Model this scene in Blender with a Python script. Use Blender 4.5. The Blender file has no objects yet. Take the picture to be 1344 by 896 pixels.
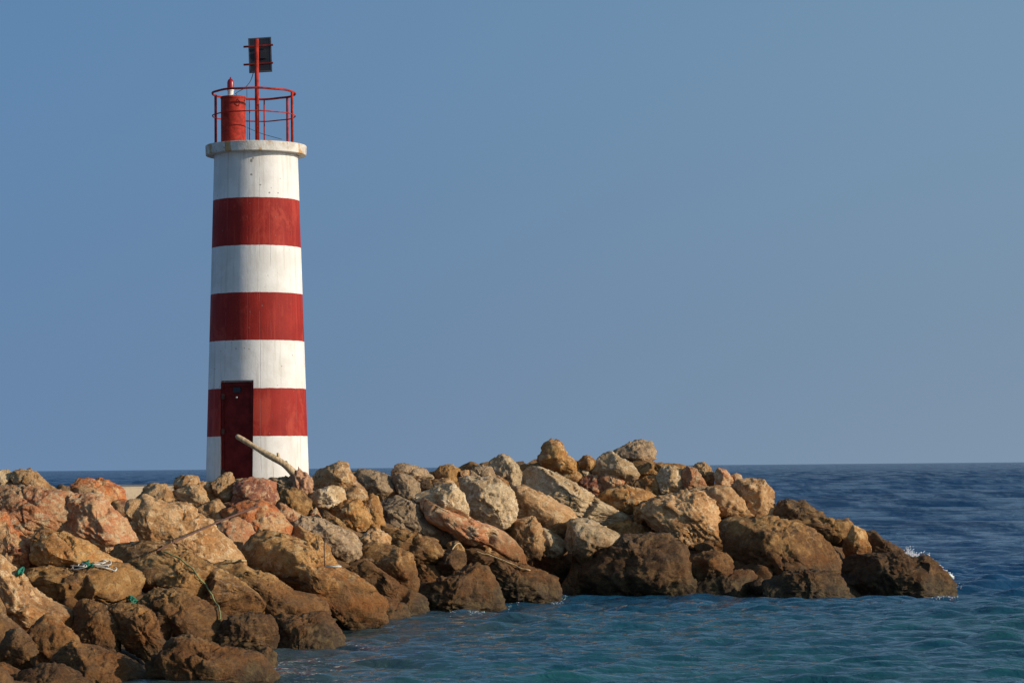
import bpy, bmesh, math, random
import numpy as np
from mathutils import Vector, Matrix, geometry
from mathutils.bvhtree import BVHTree

random.seed(7)
RNG = np.random.default_rng(11)
scn = bpy.context.scene
COL = scn.collection
rad = math.radians

# ------------------------------------------------------------------ camera
FPX, W0, H0, EYE = 3500.0, 1344.0, 896.0, 2.4
PITCH, ROLL = math.atan(164.0 / FPX), rad(0.515)
fwd = Vector((0, math.cos(PITCH), math.sin(PITCH)))
up0 = Vector((0, -math.sin(PITCH), math.cos(PITCH)))
rt0 = Vector((1, 0, 0))
RT = rt0 * math.cos(ROLL) - up0 * math.sin(ROLL)
UP = up0 * math.cos(ROLL) + rt0 * math.sin(ROLL)
CAM = Vector((0, 0, EYE))
cam_d = bpy.data.cameras.new('camera')
cam = bpy.data.objects.new('camera', cam_d)
COL.objects.link(cam)
cam_d.sensor_width = 36.0
cam_d.lens = FPX / W0 * 36.0
cam_d.clip_end = 60000
cam_d.clip_start = 0.5
m = Matrix((RT, UP, -fwd)).transposed().to_4x4()
m.translation = CAM
cam.matrix_world = m
scn.camera = cam


def ray(px, py):
    return fwd + RT * ((px - W0 / 2) / FPX) + UP * ((H0 / 2 - py) / FPX)


def P(px, py, D):
    """point seen at photo pixel (px, py) standing D metres out along Y"""
    r = ray(px, py)
    return CAM + r * (D / r.y)


def horizon(px):
    return 612.4 - 0.0090 * (px - 672)


# ------------------------------------------------------------------ numpy noise
def _h(ix, iy, iz, seed):
    with np.errstate(over='ignore'):
        n = (ix.astype(np.int64) * 374761393 + iy.astype(np.int64) * 668265263 + iz.astype(np.int64) * 2147483647 + seed * 1274126177)
        n = (n ^ (n >> 13)) & 0xFFFFFFFF
        n = (n * 1274126177) & 0xFFFFFFFF
        n = (n ^ (n >> 16)) & 0xFFFFFFFF
        n = (n * 2246822519) & 0xFFFFFFFF
        n = n ^ (n >> 13)
    return (n & 0xFFFFFF) / float(0xFFFFFF)


def vnoise(p, seed=0):
    i = np.floor(p).astype(np.int64)
    f = p - i
    u = f * f * f * (f * (f * 6 - 15) + 10)
    ix, iy, iz = i[:, 0], i[:, 1], i[:, 2]
    r = 0
    for dx in (0, 1):
        wx = u[:, 0] if dx else 1 - u[:, 0]
        for dy in (0, 1):
            wy = u[:, 1] if dy else 1 - u[:, 1]
            for dz in (0, 1):
                wz = u[:, 2] if dz else 1 - u[:, 2]
                r = r + wx * wy * wz * _h(ix + dx, iy + dy, iz + dz, seed)
    return r * 2 - 1


def fbm(p, octv, seed=0, gain=0.5):
    a, s, q = 1.0, 0.0, p
    for k in range(octv):
        s = s + a * vnoise(q + 17.3 * k, seed + k)
        q = q * 2.03
        a *= gain
    return s


def ridged(p, octv, seed=0):
    a, s, q = 1.0, 0.0, p
    for k in range(octv):
        s = s + a * (1 - 2 * np.abs(vnoise(q + 9.1 * k, seed + k)))
        q = q * 2.1
        a *= 0.5
    return s


def vor(p, seed=0):
    i = np.floor(p).astype(np.int64)
    best = np.full(len(p), 9.0)
    for dx in (-1, 0, 1):
        for dy in (-1, 0, 1):
            for dz in (-1, 0, 1):
                c = i + np.array([dx, dy, dz])
                q = c + np.stack([_h(c[:, 0], c[:, 1], c[:, 2], seed + s) for s in (1, 2, 3)], 1)
                best = np.minimum(best, ((p - q) ** 2).sum(1))
    return np.sqrt(best)


def fracture(p, seed=0):
    """broken faces: every cell of a jittered grid is a plane with its own tilt"""
    i = np.floor(p).astype(np.int64)
    best = np.full(len(p), 9.0)
    val = np.zeros(len(p))
    for dx in (-1, 0, 1):
        for dy in (-1, 0, 1):
            for dz in (-1, 0, 1):
                c = i + np.array([dx, dy, dz])
                h = [_h(c[:, 0], c[:, 1], c[:, 2], seed + s_) for s_ in range(1, 8)]
                q = c + np.stack(h[:3], 1)
                d2 = ((p - q) ** 2).sum(1)
                g = np.stack(h[3:6], 1) * 2 - 1
                v = (g * (p - q)).sum(1) + (h[6] - .5) * .55
                val = np.where(d2 < best, v, val)
                best = np.minimum(best, d2)
    return val


# ------------------------------------------------------------------ node helpers
def new_mat(name):
    mt = bpy.data.materials.new(name)
    mt.use_nodes = True
    nt = mt.node_tree
    return mt, nt, nt.nodes['Principled BSDF']


class NB:
    def __init__(s, nt):
        s.nt = nt

    def n(s, t, **kw):
        nd = s.nt.nodes.new(t)
        for k, v in kw.items():
            setattr(nd, k, v)
        return nd

    def put(s, sock, v):
        if isinstance(v, bpy.types.NodeSocket):
            s.nt.links.new(v, sock)
        elif isinstance(v, (tuple, list)) and len(v) == 3 and sock.type == 'RGBA':
            sock.default_value = (*v, 1)
        else:
            sock.default_value = v

    def math(s, op, a, b=0.0, clamp=False):
        nd = s.n('ShaderNodeMath', operation=op)
        nd.use_clamp = clamp
        s.put(nd.inputs[0], a)
        s.put(nd.inputs[1], b)
        return nd.outputs[0]

    def mix(s, f, a, b, mode='MIX'):
        nd = s.n('ShaderNodeMix', data_type='RGBA', blend_type=mode)
        s.put(nd.inputs[0], f)
        s.put(nd.inputs[6], a)
        s.put(nd.inputs[7], b)
        return nd.outputs[2]

    def noise(s, vec, scale, detail=4.0, rough=0.55, dist=0.0):
        nd = s.n('ShaderNodeTexNoise')
        s.put(nd.inputs['Vector'], vec)
        nd.inputs['Scale'].default_value = scale
        nd.inputs['Detail'].default_value = detail
        nd.inputs['Roughness'].default_value = rough
        nd.inputs['Distortion'].default_value = dist
        return nd.outputs[0]

    def voro(s, vec, scale, feature='F1'):
        nd = s.n('ShaderNodeTexVoronoi', feature=feature)
        s.put(nd.inputs['Vector'], vec)
        nd.inputs['Scale'].default_value = scale
        return nd.outputs['Distance']

    def rng(s, v, a, b, c=0.0, d=1.0):
        nd = s.n('ShaderNodeMapRange')
        nd.interpolation_type = 'SMOOTHSTEP'
        s.put(nd.inputs[0], v)
        for i, q in enumerate((a, b, c, d)):
            nd.inputs[i + 1].default_value = q
        return nd.outputs[0]

    def bump(s, h, strength, dist, normal=None):
        nd = s.n('ShaderNodeBump')
        nd.inputs['Strength'].default_value = strength
        nd.inputs['Distance'].default_value = dist
        s.put(nd.inputs['Height'], h)
        if normal is not None:
            s.put(nd.inputs['Normal'], normal)
        return nd.outputs[0]

    def mapping(s, vec, scale=(1, 1, 1), rot=(0, 0, 0)):
        nd = s.n('ShaderNodeMapping')
        s.put(nd.inputs['Vector'], vec)
        nd.inputs['Scale'].default_value = scale
        nd.inputs['Rotation'].default_value = rot
        return nd.outputs[0]


# ------------------------------------------------------------------ rock materials
TIDE_HI, TIDE_LO = 1.20, .50
KINDS = {  # three native stone colours, stain colour, stain amount
    'tan': ((.49, .305, .155), (.34, .19, .088), (.57, .40, .23), (.45, .195, .068), .42),
    'ochre': ((.48, .275, .115), (.32, .165, .066), (.53, .355, .18), (.43, .165, .055), .42),
    'red': ((.47, .175, .075), (.50, .30, .15), (.27, .10, .055), (.53, .39, .24), .55),
    'pink': ((.47, .285, .155), (.44, .205, .105), (.52, .38, .23), (.38, .14, .07), .55),
    'pale': ((0.56, 0.418, 0.252), (0.421, 0.29, 0.159), (0.642, 0.507, 0.336), (0.437, 0.254, 0.11), 0.35),
    'grey': ((0.357, 0.256, 0.157), (0.245, 0.175, 0.109), (0.442, 0.324, 0.203), (0.355, 0.206, 0.099), 0.4),
    'brown': ((.34, .195, .082), (.20, .11, .048), (.43, .27, .125), (.40, .18, .055), .45),
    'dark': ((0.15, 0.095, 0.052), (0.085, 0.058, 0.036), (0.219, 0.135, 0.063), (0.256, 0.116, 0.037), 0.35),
    'purple': ((.34, .155, .095), (.20, .085, .055), (.47, .30, .18), (.42, .16, .065), .45),
}
ROCKM = {}


def rock_mat(kind):
    if kind in ROCKM:
        return ROCKM[kind]
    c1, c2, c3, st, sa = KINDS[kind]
    mt, nt, bs = new_mat('stone_' + kind)
    b = NB(nt)
    tc = b.n('ShaderNodeTexCoord')
    oi = b.n('ShaderNodeObjectInfo')
    geo = b.n('ShaderNodeNewGeometry')
    off = b.n('ShaderNodeVectorMath', operation='ADD')
    sc = b.n('ShaderNodeVectorMath', operation='SCALE')
    nt.links.new(oi.outputs['Random'], sc.inputs['Scale'])
    sc.inputs[0].default_value = (37, 51, 23)
    nt.links.new(tc.outputs['Object'], off.inputs[0])
    nt.links.new(sc.outputs[0], off.inputs[1])
    v = off.outputs[0]
    big = b.noise(v, 1.9, 5, .6, .6)
    mid = b.noise(v, 6.5, 6, .65, .4)
    fine = b.noise(v, 38, 4, .7)
    stv = b.mapping(v, (2.2, 2.2, 9.0), (.5, .7, .3))
    strat = b.noise(stv, 1.6, 5, .65, 1.2)
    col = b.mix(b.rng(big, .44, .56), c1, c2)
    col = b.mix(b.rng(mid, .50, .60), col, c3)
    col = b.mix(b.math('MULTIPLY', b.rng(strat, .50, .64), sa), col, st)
    # dark lichen / dirt spots and pale mineral veins
    lich = b.rng(b.noise(v, 11, 6, .7), .58, .68)
    col = b.mix(b.math('MULTIPLY', lich, .38), col, (.075, .055, .042))
    wht = b.rng(b.noise(b.mapping(v, (1, 1, 2.5), (.8, .2, .4)), 4.5, 6, .7, .8), .60, .67)
    col = b.mix(b.math('MULTIPLY', wht, .55), col, c3)
    ve = b.voro(b.mapping(v, (1, 1, 2.2), (.3, .9, 0)), 3.0, 'DISTANCE_TO_EDGE')
    vein = b.math('MULTIPLY', b.rng(ve, .03, .0), b.rng(big, .5, .62))
    col = b.mix(b.math('MULTIPLY', vein, .35), col, (.55, .47, .37))
    # grain
    g = b.math('ADD', b.math('MULTIPLY', fine, 1.3), .36)
    cg = b.n('ShaderNodeCombineColor')
    for i in range(3):
        nt.links.new(g, cg.inputs[i])
    col = b.mix(1.0, col, cg.outputs[0], 'MULTIPLY')
    hs = b.n('ShaderNodeHueSaturation')
    hs.inputs['Saturation'].default_value = 1.08
    hs.inputs['Hue'].default_value = .499
    nt.links.new(b.math('ADD', b.math('MULTIPLY', oi.outputs['Random'], .34), .80), hs.inputs['Value'])
    nt.links.new(col, hs.inputs['Color'])
    col = hs.outputs[0]
    # tide marks: brown algae band, then black wet band at the waterline
    sep = b.n('ShaderNodeSeparateXYZ')
    nt.links.new(geo.outputs['Position'], sep.inputs[0])
    wob = b.noise(geo.outputs['Position'], 1.3, 5, .65)
    zz = b.math('ADD', sep.outputs['Z'], b.math('MULTIPLY', b.math('SUBTRACT', wob, .5), 1.5))
    zz = b.math('ADD', zz, b.rng(sep.outputs['X'], 0.0, -4.0, 0.0, .10))
    weed = b.mix(b.rng(mid, .38, .64), (.175, .092, .036), (.075, .045, .022))
    weed = b.mix(b.math('MULTIPLY', b.rng(strat, .5, .62), .5), weed, (.26, .14, .045))
    weed = b.mix(1.0, weed, cg.outputs[0], 'MULTIPLY')
    tide = b.rng(zz, TIDE_HI, TIDE_LO)
    col = b.mix(tide, col, b.mix(1.0, col, (.41, .275, .16), 'MULTIPLY'))
    col = b.mix(b.math('MULTIPLY', tide, b.rng(b.noise(geo.outputs['Position'], 3.1, 5, .65), .40, .60, .25, .85)), col, weed)
    wet = b.rng(zz, .50, .10)
    wcol = b.mix(b.rng(mid, .45, .6), (.034, .023, .011), (.095, .066, .026))
    col = b.mix(b.math('MULTIPLY', wet, .85), col, wcol)
    nt.links.new(col, bs.inputs['Base Color'])
    nt.links.new(b.math('SUBTRACT', .92, b.math('MULTIPLY', wet, .22)), bs.inputs['Roughness'])
    bs.inputs['Specular IOR Level'].default_value = .3
    hh = b.math('ADD', b.math('MULTIPLY', mid, .7), b.math('MULTIPLY', fine, .35))
    hh = b.math('ADD', hh, b.math('MULTIPLY', strat, .5))
    hh = b.math('SUBTRACT', hh, b.math('MULTIPLY', lich, .18))
    nt.links.new(b.bump(hh, 1.0, .055), bs.inputs['Normal'])
    ROCKM[kind] = mt
    return mt


# ------------------------------------------------------------------ breakwater depth model
def tab(s):
    a = np.array([[float(q) for q in p.split(':')] for p in s.split()])
    return lambda x: float(np.interp(x, a[:, 0], a[:, 1]))


YW = tab('-200:1120 -100:1080 100:1010 240:948 300:908 340:884 400:855 460:829 540:806 600:787 640:773 740:770 800:774 900:778 1000:781 1100:782 1180:775 1265:768')
YC = tab('-200:620 0:622 60:620 130:628 200:640 240:625 300:628 400:640 430:617 550:612 640:602 720:588 850:588 920:610 1000:634 1040:660 1100:690 1150:706 1200:730 1265:758')
DC = tab('-200:36 0:39 130:43 200:45 340:48 430:49.5 550:52 640:54.5 760:57 850:57 950:56.3 1050:55.5 1150:54.9 1265:54.2')


def DW(x):
    return min(53.2, EYE * FPX / (YW(x) - horizon(x)))


def depth_at(x, y):
    t = (YW(x) - y) / max(YW(x) - YC(x), 8)
    t = min(max(t, -0.1), 1.08)
    return DW(x) + (DC(x) - DW(x)) * t


TILES = dict(A=(0, 590), B=(0, 736), C=(200, 590), D=(200, 736), E=(400, 570), F=(400, 690), G=(600, 570), H=(600, 640), I=(800, 570), J=(800, 640), K=(1020, 640))
Z = 5.6
# tile | outline | ridge points x,y,h | stone | surface | label
ROCKS = r"""
A|-80,290 -60,170 0,160 45,158 90,200 125,275 120,330 -80,330|10,230,.5|pale|smooth|small pale rounded rock at the far left end of the crest, against the sea
A|90,170 150,152 220,158 260,190 330,250 400,300 400,360 250,360 120,300|215,180,.3 240,300,.6|tan|rough|dark tan rock with a sloping right side beside the pale rock at far left
A|400,340 425,270 450,260 500,280 520,330 500,370 400,370|450,300,.5|dark|rough|tiny dark mossy rock on the skyline left of the red peaked rock
A|510,290 540,235 600,208 690,208 760,240 830,255 890,290 905,360 880,430 800,480 700,430 560,360 510,330|640,230,.3 620,320,.5 800,330,.6|red|rough|rust red peaked rock against the sea, left of the concrete quay
A|1000,365 1060,285 1110,258 1200,258 1290,360 1370,440 1380,520 1200,450 1040,440|1200,264,.15 1185,395,.75|tan|smooth|pyramid shaped rock, shaded left face and tan right face, before the quay
A|-60,290 60,275 200,280 330,300 480,330 560,400 590,520 570,660 440,640 340,610 300,650 60,660 -60,520|150,330,.3 340,330,.3 450,480,.55 200,520,.6|pink|rough|broad pinkish boulder under the two crest rocks at the far left
A|790,390 900,375 1000,395 1100,450 1170,520 1210,600 1200,710 1060,740 970,710 920,600 850,500|900,420,.3 1050,520,.6 1120,640,.5|red|strata|red streaked rock sloping down to the right below the rust red peak
A|520,360 640,330 740,350 800,440 880,500 960,620 990,700 880,760 850,850 700,860 560,710 500,560|700,370,.3 780,500,.55 700,600,.6 850,680,.5|pink|strata|mauve and tan furrowed boulder between the pinkish boulder and the red streaked rock
A|240,700 300,640 350,760 360,880 280,910 230,820|300,760,.5|dark|rough|small dark rock wedged left of the ochre slab with a crack
A|-60,520 40,530 70,620 160,680 260,740 285,860 200,960 -60,930|60,650,.4 180,760,.6|red|pits|lumpy reddish brown boulder at the left edge below the broad pinkish one
A|290,650 340,588 400,625 560,690 700,770 850,850 870,920 520,920 420,890 300,810|345,610,.2 430,700,.6 640,800,.55|ochre|smooth|ochre slab with a dark crack just above the rock carrying the rope tangle
C|165,195 250,188 330,195 345,240 430,240 470,300 520,400 500,420 400,320 330,300 170,300|250,240,.5 350,260,.4|tan|strata|flat topped tan block, highest of the group left of the lighthouse door
C|350,250 430,240 470,320 515,405 500,445 440,425 400,320|420,300,.5|tan|strata|thin tilted tan slabs wedged left of the upright block
C|140,310 210,285 260,262 345,268 390,330 415,385 350,425 300,440 270,425|215,295,.4 285,425,.45 300,290,.35 360,370,.35|tan|smooth|angular tan block with a smooth sunlit front, below the flat topped block
C|590,212 700,213 820,225 910,250 900,300 600,280|750,250,.4|tan|rough|low tan rock at the foot of the lighthouse door
C|440,245 490,215 530,175 575,185 605,260 630,330 615,370 510,405 480,350 450,290|460,255,.45 500,380,.45 560,210,.35|tan|smooth|upright smooth tan block leaning beside the lighthouse door
C|500,410 600,370 615,260 680,220 790,218 900,250 915,370 870,430 760,430 640,410 560,480 520,470|690,270,.4 760,330,.6 860,330,.5|purple|pits|purple red pitted rock directly below the lighthouse door
C|820,225 880,208 980,202 1060,240 1095,290 1060,340 940,320 900,280|960,250,.5|grey|rough|grey green rock at the foot of the tower beside the driftwood root
C|905,330 960,300 1020,290 1090,320 1160,390 1190,510 1080,530 960,490 900,420|1010,310,.2 1040,420,.6|brown|rough|brown rock with a purple left end below the driftwood root
C|275,440 360,420 400,395 440,370 480,380 570,500 545,570 420,570 360,520|465,385,.3 480,530,.6|tan|smooth|small tan pyramid rock just above the end of the long rusty stick
C|665,410 700,365 780,385 805,420 700,455|740,400,.4|pale|smooth|small white topped stone lying above the red veined boulder
C|890,400 940,385 1050,470 1120,500 1135,560 1060,650 985,590 930,490|960,420,.3 1040,540,.5|pink|rough|pink rock with white veins right of the red veined boulder
C|540,470 660,408 790,410 850,430 920,480 995,570 995,640 920,700 760,700 700,610 600,530|700,440,.3 820,520,.6 780,640,.5 940,600,.5|red|rough|orange red boulder with white veins below the lighthouse
C|-130,400 0,385 90,420 220,440 330,500 430,600 520,690 600,780 625,890 500,910 350,860 180,800 100,720 40,750 0,710 -100,620|60,440,.3 250,520,.4 250,700,.6 430,760,.55|tan|strata|long ochre tan slab under the rusty stick, sloping down to the right
C|430,560 500,530 620,520 700,570 765,690 720,800 600,820 520,700 450,620|560,560,.4 640,680,.6|pink|smooth|rounded pinkish boulder below the small tan pyramid rock
C|100,730 160,690 170,765 110,770|145,740,.4|red|smooth|tiny red wedge stone at the lower end of the rusty stick
E|610,290 640,225 710,215 800,235 880,255 945,330 900,345 800,340 740,310|720,230,.2 800,290,.5|grey|rough|flat dark grey rock on the skyline right of the speckled round boulder
E|960,275 1000,232 1080,230 1140,260 1155,330 1080,365 970,340|1070,250,.3 1060,310,.5|brown|pits|brown rock on the skyline midway between tower and round pitted boulder
E|1140,265 1210,262 1205,325 1150,335|1175,290,.4|tan|smooth|tiny pale tan stone on the skyline beside the brown one
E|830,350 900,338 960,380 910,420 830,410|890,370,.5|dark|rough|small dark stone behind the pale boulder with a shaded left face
E|940,365 1000,328 1080,335 1115,395 950,405|1030,350,.4|tan|rough|small tan stone above the pale boulder with a shaded left face
E|340,260 420,250 520,275 600,300 660,350 700,430 690,480 560,490 460,480 420,370|500,290,.3 560,380,.6 660,430,.4|grey|pits|rounded speckled grey tan boulder right of the big rock beside the tower
E|620,300 690,280 780,310 830,360 838,440 800,522 740,490 690,420 640,340|720,300,.3 760,400,.6 825,440,.4|grey|smooth|upright smooth grey slab right of the rounded speckled boulder
E|45,310 110,255 190,235 250,205 310,220 330,280 380,350 440,400 457,460 400,492 320,497 280,420 180,400 70,410 40,380|265,225,.15 200,290,.6 275,300,.5 340,470,.6|tan|smooth|big angular tan boulder standing just right of the tower foot
E|15,460 100,410 200,380 270,388 305,480 240,525 170,570 110,530 40,495|140,420,.45 220,460,.5|pale|smooth|pale yellow rock with a white streak below the big rock beside the tower
E|530,490 600,458 700,480 830,530 930,620 1000,690 1065,760 1045,835 960,805 900,730 800,750 700,750 590,700 560,580|640,490,.2 740,560,.5 780,690,.5 930,720,.4|grey|rough|large grey slab sloping right in the middle of the breakwater
E|405,490 480,455 530,478 560,580 595,700 480,700 440,600|480,480,.3 520,600,.5|ochre|smooth|flat ochre slab leaning left of the large grey slab
E|190,550 300,500 400,493 440,560 485,640 440,695 400,695 300,660 210,610|300,520,.4 320,600,.55 420,620,.4|ochre|pits|honeycombed ochre rock with a dark left end below the pale yellow rock
E|810,515 850,518 862,610 820,580|835,560,.4|tan|smooth|tiny upright tan stone between the grey slab and the pale boulder
E|40,590 80,550 125,630 60,660|80,600,.4|pink|rough|small pink stone left of the honeycombed ochre rock
E|140,560 230,620 350,735 320,780 150,680|230,670,.5|brown|rough|narrow brown rock strip under the honeycombed ochre rock
E|830,450 900,430 1000,380 1080,378 1150,440 1187,540 1182,615 1100,590 990,520 900,490 850,505|1015,395,.3 1075,465,.6 1120,570,.6|pale|smooth|pale angular boulder with a shaded left face on the upper slope
E|0,620 120,650 220,690 330,740 400,830 407,930 380,1000 250,1000 150,910 0,790 -60,700|150,690,.3 250,780,.55 330,880,.55|grey|pits|mottled grey green boulder right of the stick with the white crossbar
E|870,520 910,480 1000,530 1130,590 1250,645 1370,690 1460,740 1550,830 1595,950 1540,940 1440,880 1340,800 1170,780 1080,710 960,660|930,520,.3 1080,630,.55 1250,700,.6 1420,800,.5|pink|strata|long pale red slab sloping right below the pale angular boulder
E|420,765 500,710 530,695 600,760 608,835 520,850 450,830|520,740,.5 480,800,.4|tan|rough|small lumpy bright tan rock below the flat ochre slab
F|590,20 720,50 830,80 960,125 1012,220 1012,275 960,305 900,260 830,290 740,210 620,170|720,90,.4 880,180,.5|brown|rough|brown boulder under the large grey slab
F|740,200 830,270 1000,310 1015,440 880,460 820,420|900,340,.5|brown|rough|brown rock behind the large wet rock at the cove corner
F|1045,180 1110,128 1172,180 1165,230 1050,230|1110,170,.4|tan|smooth|small tan stone with a bent pale twig lying on it
F|960,310 1060,200 1165,205 1175,300 1060,380 990,370|1070,280,.5|dark|rough|dark hollowed rock under the stone with the bent twig
F|420,185 540,162 680,195 760,220 800,300 822,400 800,485 740,475 690,410 520,280 420,250|690,215,.3 700,320,.7 740,450,.55|brown|smooth|brown boulder with a sunlit ochre right face above the long dark slab
H|50,380 140,372 300,430 450,500 475,570 350,560 180,490 60,450|200,420,.35 330,500,.4|tan|strata|smooth yellow brown slab under the long pale red slab
H|-70,420 0,410 40,480 50,580 -40,600|-10,490,.5|brown|rough|small brown rock left of the slab with the dry reed
H|60,480 180,482 320,540 480,590 600,630 700,660 712,720 640,770 450,780 330,770 250,680 200,600 60,540|200,520,.3 330,610,.6 520,680,.6|brown|rough|long brown slab with a dry reed lying on it, entering the cove
F|850,520 880,440 1000,420 1160,350 1240,310 1320,340 1420,470 1440,520 1280,520 1110,650 900,665 860,620|1000,440,.3 1150,420,.4 1050,560,.6 1300,430,.4|brown|rough|large brown wet rock with foam at its foot at the left of the cove
F|365,300 480,288 600,380 720,470 840,530 892,630 860,695 760,620 640,600 540,510 440,410|480,310,.3 620,440,.5 800,590,.5|brown|strata|long dark brown slab sloping to the water left of the cove
F|390,600 440,530 560,540 700,600 790,640 832,715 790,765 600,775 520,800 480,710|560,570,.4 640,670,.6|brown|rough|brown wet rock at the waterline below the long dark slab
F|265,735 340,650 430,680 500,720 547,795 520,835 400,840 300,815|440,700,.35 470,760,.55|dark|rough|small black rock with a tan tip at the waterline
F|295,785 360,788 402,822 392,868 340,860|350,820,.4|ochre|smooth|tiny ochre stone at the water beside the black rock
C|940,690 1050,598 1100,615 1200,650 1280,740 1344,840 1410,935 1290,900 1120,745|1065,610,.2 1110,700,.6 1250,790,.5|ochre|rough|ochre brown rock with a shaded left face beside the mottled grey green boulder
D|560,30 700,10 785,-125 850,-145 1010,-125 1130,-75 1260,15 1400,90 1525,165 1625,260 1615,385 1510,445 1430,460 1344,360 1260,305 1120,220 1000,160 840,110 670,60|880,-120,.3 960,40,.6 1200,130,.65 1450,300,.6|ochre|rough|biggest ochre boulder, dark left end and rough top, left of centre
D|-270,50 -195,-45 -55,-80 85,-62 220,-20 390,65 560,145 700,245 752,320 730,400 620,430 490,445 345,360 195,275 0,200 -170,220 -255,160|-90,-40,.35 -60,120,.5 200,120,.65 550,250,.6 650,360,.5|brown|rough|big rounded brown boulder with a thin green rope trailing over it
B|180,180 250,100 400,70 550,90 700,50 850,70 948,150 905,260 870,335 790,365 600,335 500,395 350,340 250,240|650,90,.25 450,200,.55 755,210,.65 780,340,.5|brown|pits|pitted brown boulder with a green and white rope tangle on top
D|490,75 590,38 680,58 770,118 880,138 990,240 1130,268 1200,308 1235,400 1200,490 1000,460 860,460 790,430 740,260 640,170 560,150|620,60,.3 760,200,.5 950,320,.65 1150,360,.5|brown|smooth|smooth mauve brown boulder beneath the dark end of the biggest ochre boulder
D|-60,300 30,245 200,275 360,375 510,470 525,570 480,670 390,610 220,570 80,640 0,690 -110,530 -170,360|80,300,.35 250,420,.6 420,560,.5|brown|rough|brown rock with a small dark hole under the boulder with the thin rope
B|520,440 600,328 700,358 810,400 860,480 850,620 880,710 720,695 600,645 530,575|605,335,.25 680,420,.55 742,530,.75 716,672,.55|brown|smooth|brown rock with a flat black left face below the pitted rope boulder
B|800,400 900,368 1000,368 1100,420 1140,550 1250,640 1210,750 1120,790 1090,710 980,620 900,580 850,500|900,400,.3 1010,500,.6 1150,650,.55|brown|rough|rough brown rock right of the one with the flat black face
B|-100,-40 0,20 100,120 200,220 350,330 480,400 523,480 513,570 400,580 280,520 190,610 60,560 0,440 -100,420|0,80,.3 130,250,.55 330,400,.6 100,430,.6|tan|strata|big grainy tan slab sloping down from the left edge
B|-80,440 0,425 50,470 85,530 30,640 -80,700|10,500,.5|grey|rough|dark grey rock at the left edge under the grainy tan slab
B|190,600 270,498 330,440 500,550 562,630 500,725 400,785 300,800 240,730|275,510,.4 300,640,.55 420,620,.5|ochre|rough|ochre rock below the grainy tan slab with a dark notch on its left
B|0,650 60,560 120,538 200,600 242,680 222,785 120,835 0,780|100,560,.3 90,700,.55 200,700,.4|grey|smooth|greenish grey rounded rock near the bottom left corner
B|440,740 560,640 700,680 850,740 1000,830 1150,940 1180,1010 560,1010 490,830|600,680,.35 700,800,.6 900,890,.5|brown|pits|long pitted brown rock along the bottom edge at left
B|-80,770 0,780 60,850 140,950 100,1010 -80,1010|0,850,.5|brown|rough|red brown rock in the bottom left corner of the picture
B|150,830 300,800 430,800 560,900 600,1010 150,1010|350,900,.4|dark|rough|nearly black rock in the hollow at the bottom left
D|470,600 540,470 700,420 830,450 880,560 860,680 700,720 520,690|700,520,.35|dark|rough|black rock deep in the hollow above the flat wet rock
D|840,455 940,428 1120,438 1215,428 1300,520 1390,590 1430,650 1390,710 1200,700 1060,710 930,720 880,650|1000,450,.3 1080,560,.6 1290,620,.55|brown|rough|large brown wet rock at the waterline below the mauve brown boulder
B|1110,770 1190,735 1290,800 1360,870 1400,1000 1130,1000 1100,860|1220,800,.4|dark|rough|dark pitted rock left of the flat wet rock at the bottom
D|60,800 90,740 150,620 300,598 500,680 700,720 805,772 760,850 550,880 400,930 250,1000 60,1000|180,640,.35 300,760,.5 560,770,.4|brown|smooth|flat brown wet rock sliding into the water at the bottom
D|755,705 840,658 892,690 885,765 820,790 765,760|830,700,.4|tan|rough|small tan stone at the waterline beside the black hollow
D|1155,645 1280,628 1350,655 1290,700 1170,695|1240,650,.4|brown|rough|small brown stone at the water right of the large wet rock
G|70,310 110,260 180,230 250,240 275,300 245,345 80,350|180,260,.4|grey|rough|grey brown rock on the skyline behind the round pitted boulder
G|470,242 560,215 600,208 700,260 765,335 640,300 480,275|600,250,.3|brown|smooth|low brown rock at the left foot of the ochre peak
G|585,222 610,150 640,70 690,38 750,55 790,100 810,150 860,190 912,255 850,285 700,275 600,255|670,60,.2 690,140,.6 740,110,.5 730,240,.5 810,200,.4|ochre|smooth|tall ochre peak standing up against the sky
G|885,212 930,160 980,154 1027,195 1000,255 940,275|982,162,.2 965,230,.55|brown|smooth|small dark brown peaked rock on the skyline right of the ochre peak
I|10,125 90,95 150,60 230,42 310,60 332,110 332,182 260,212 190,205 110,175 50,165|190,70,.3 200,140,.6 290,130,.5|grey|pits|grey lichened boulder, highest on the right, perched against the sky
I|195,235 300,205 340,228 420,215 560,225 560,265 380,280 340,315 220,310|300,230,.3 400,240,.4|brown|smooth|dark flat rock under the highest lichened boulder
I|630,215 700,208 740,250 775,290 760,395 720,380 680,315 610,250|690,230,.3 720,300,.5|tan|rough|tan rock on the skyline right of the round pinkish rock
I|890,310 930,288 967,308 980,350 900,360|935,320,.4|pink|smooth|small pink stone at the right end of the skyline
I|770,290 800,250 850,258 900,320 925,375 880,400 780,400|820,290,.4 850,350,.4|pink|smooth|pinkish ochre rock left of the small pink skyline stone
G|225,222 270,175 340,146 390,168 440,230 478,290 512,335 500,410 390,400 340,350 270,310|340,165,.2 330,250,.55 400,240,.55 390,380,.4|pale|pits|pale pointed boulder on the skyline left of the ochre peak
G|240,325 300,298 385,350 385,400 340,390|330,340,.4|tan|smooth|small tan stone under the pale pointed boulder
G|785,330 800,258 870,248 945,300 900,345 830,370|850,290,.45|ochre|smooth|small ochre block at the right foot of the ochre peak
G|910,268 950,256 978,290 950,315|945,285,.4|pale|smooth|tiny pale stone beside the ochre block at the foot of the peak
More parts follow.
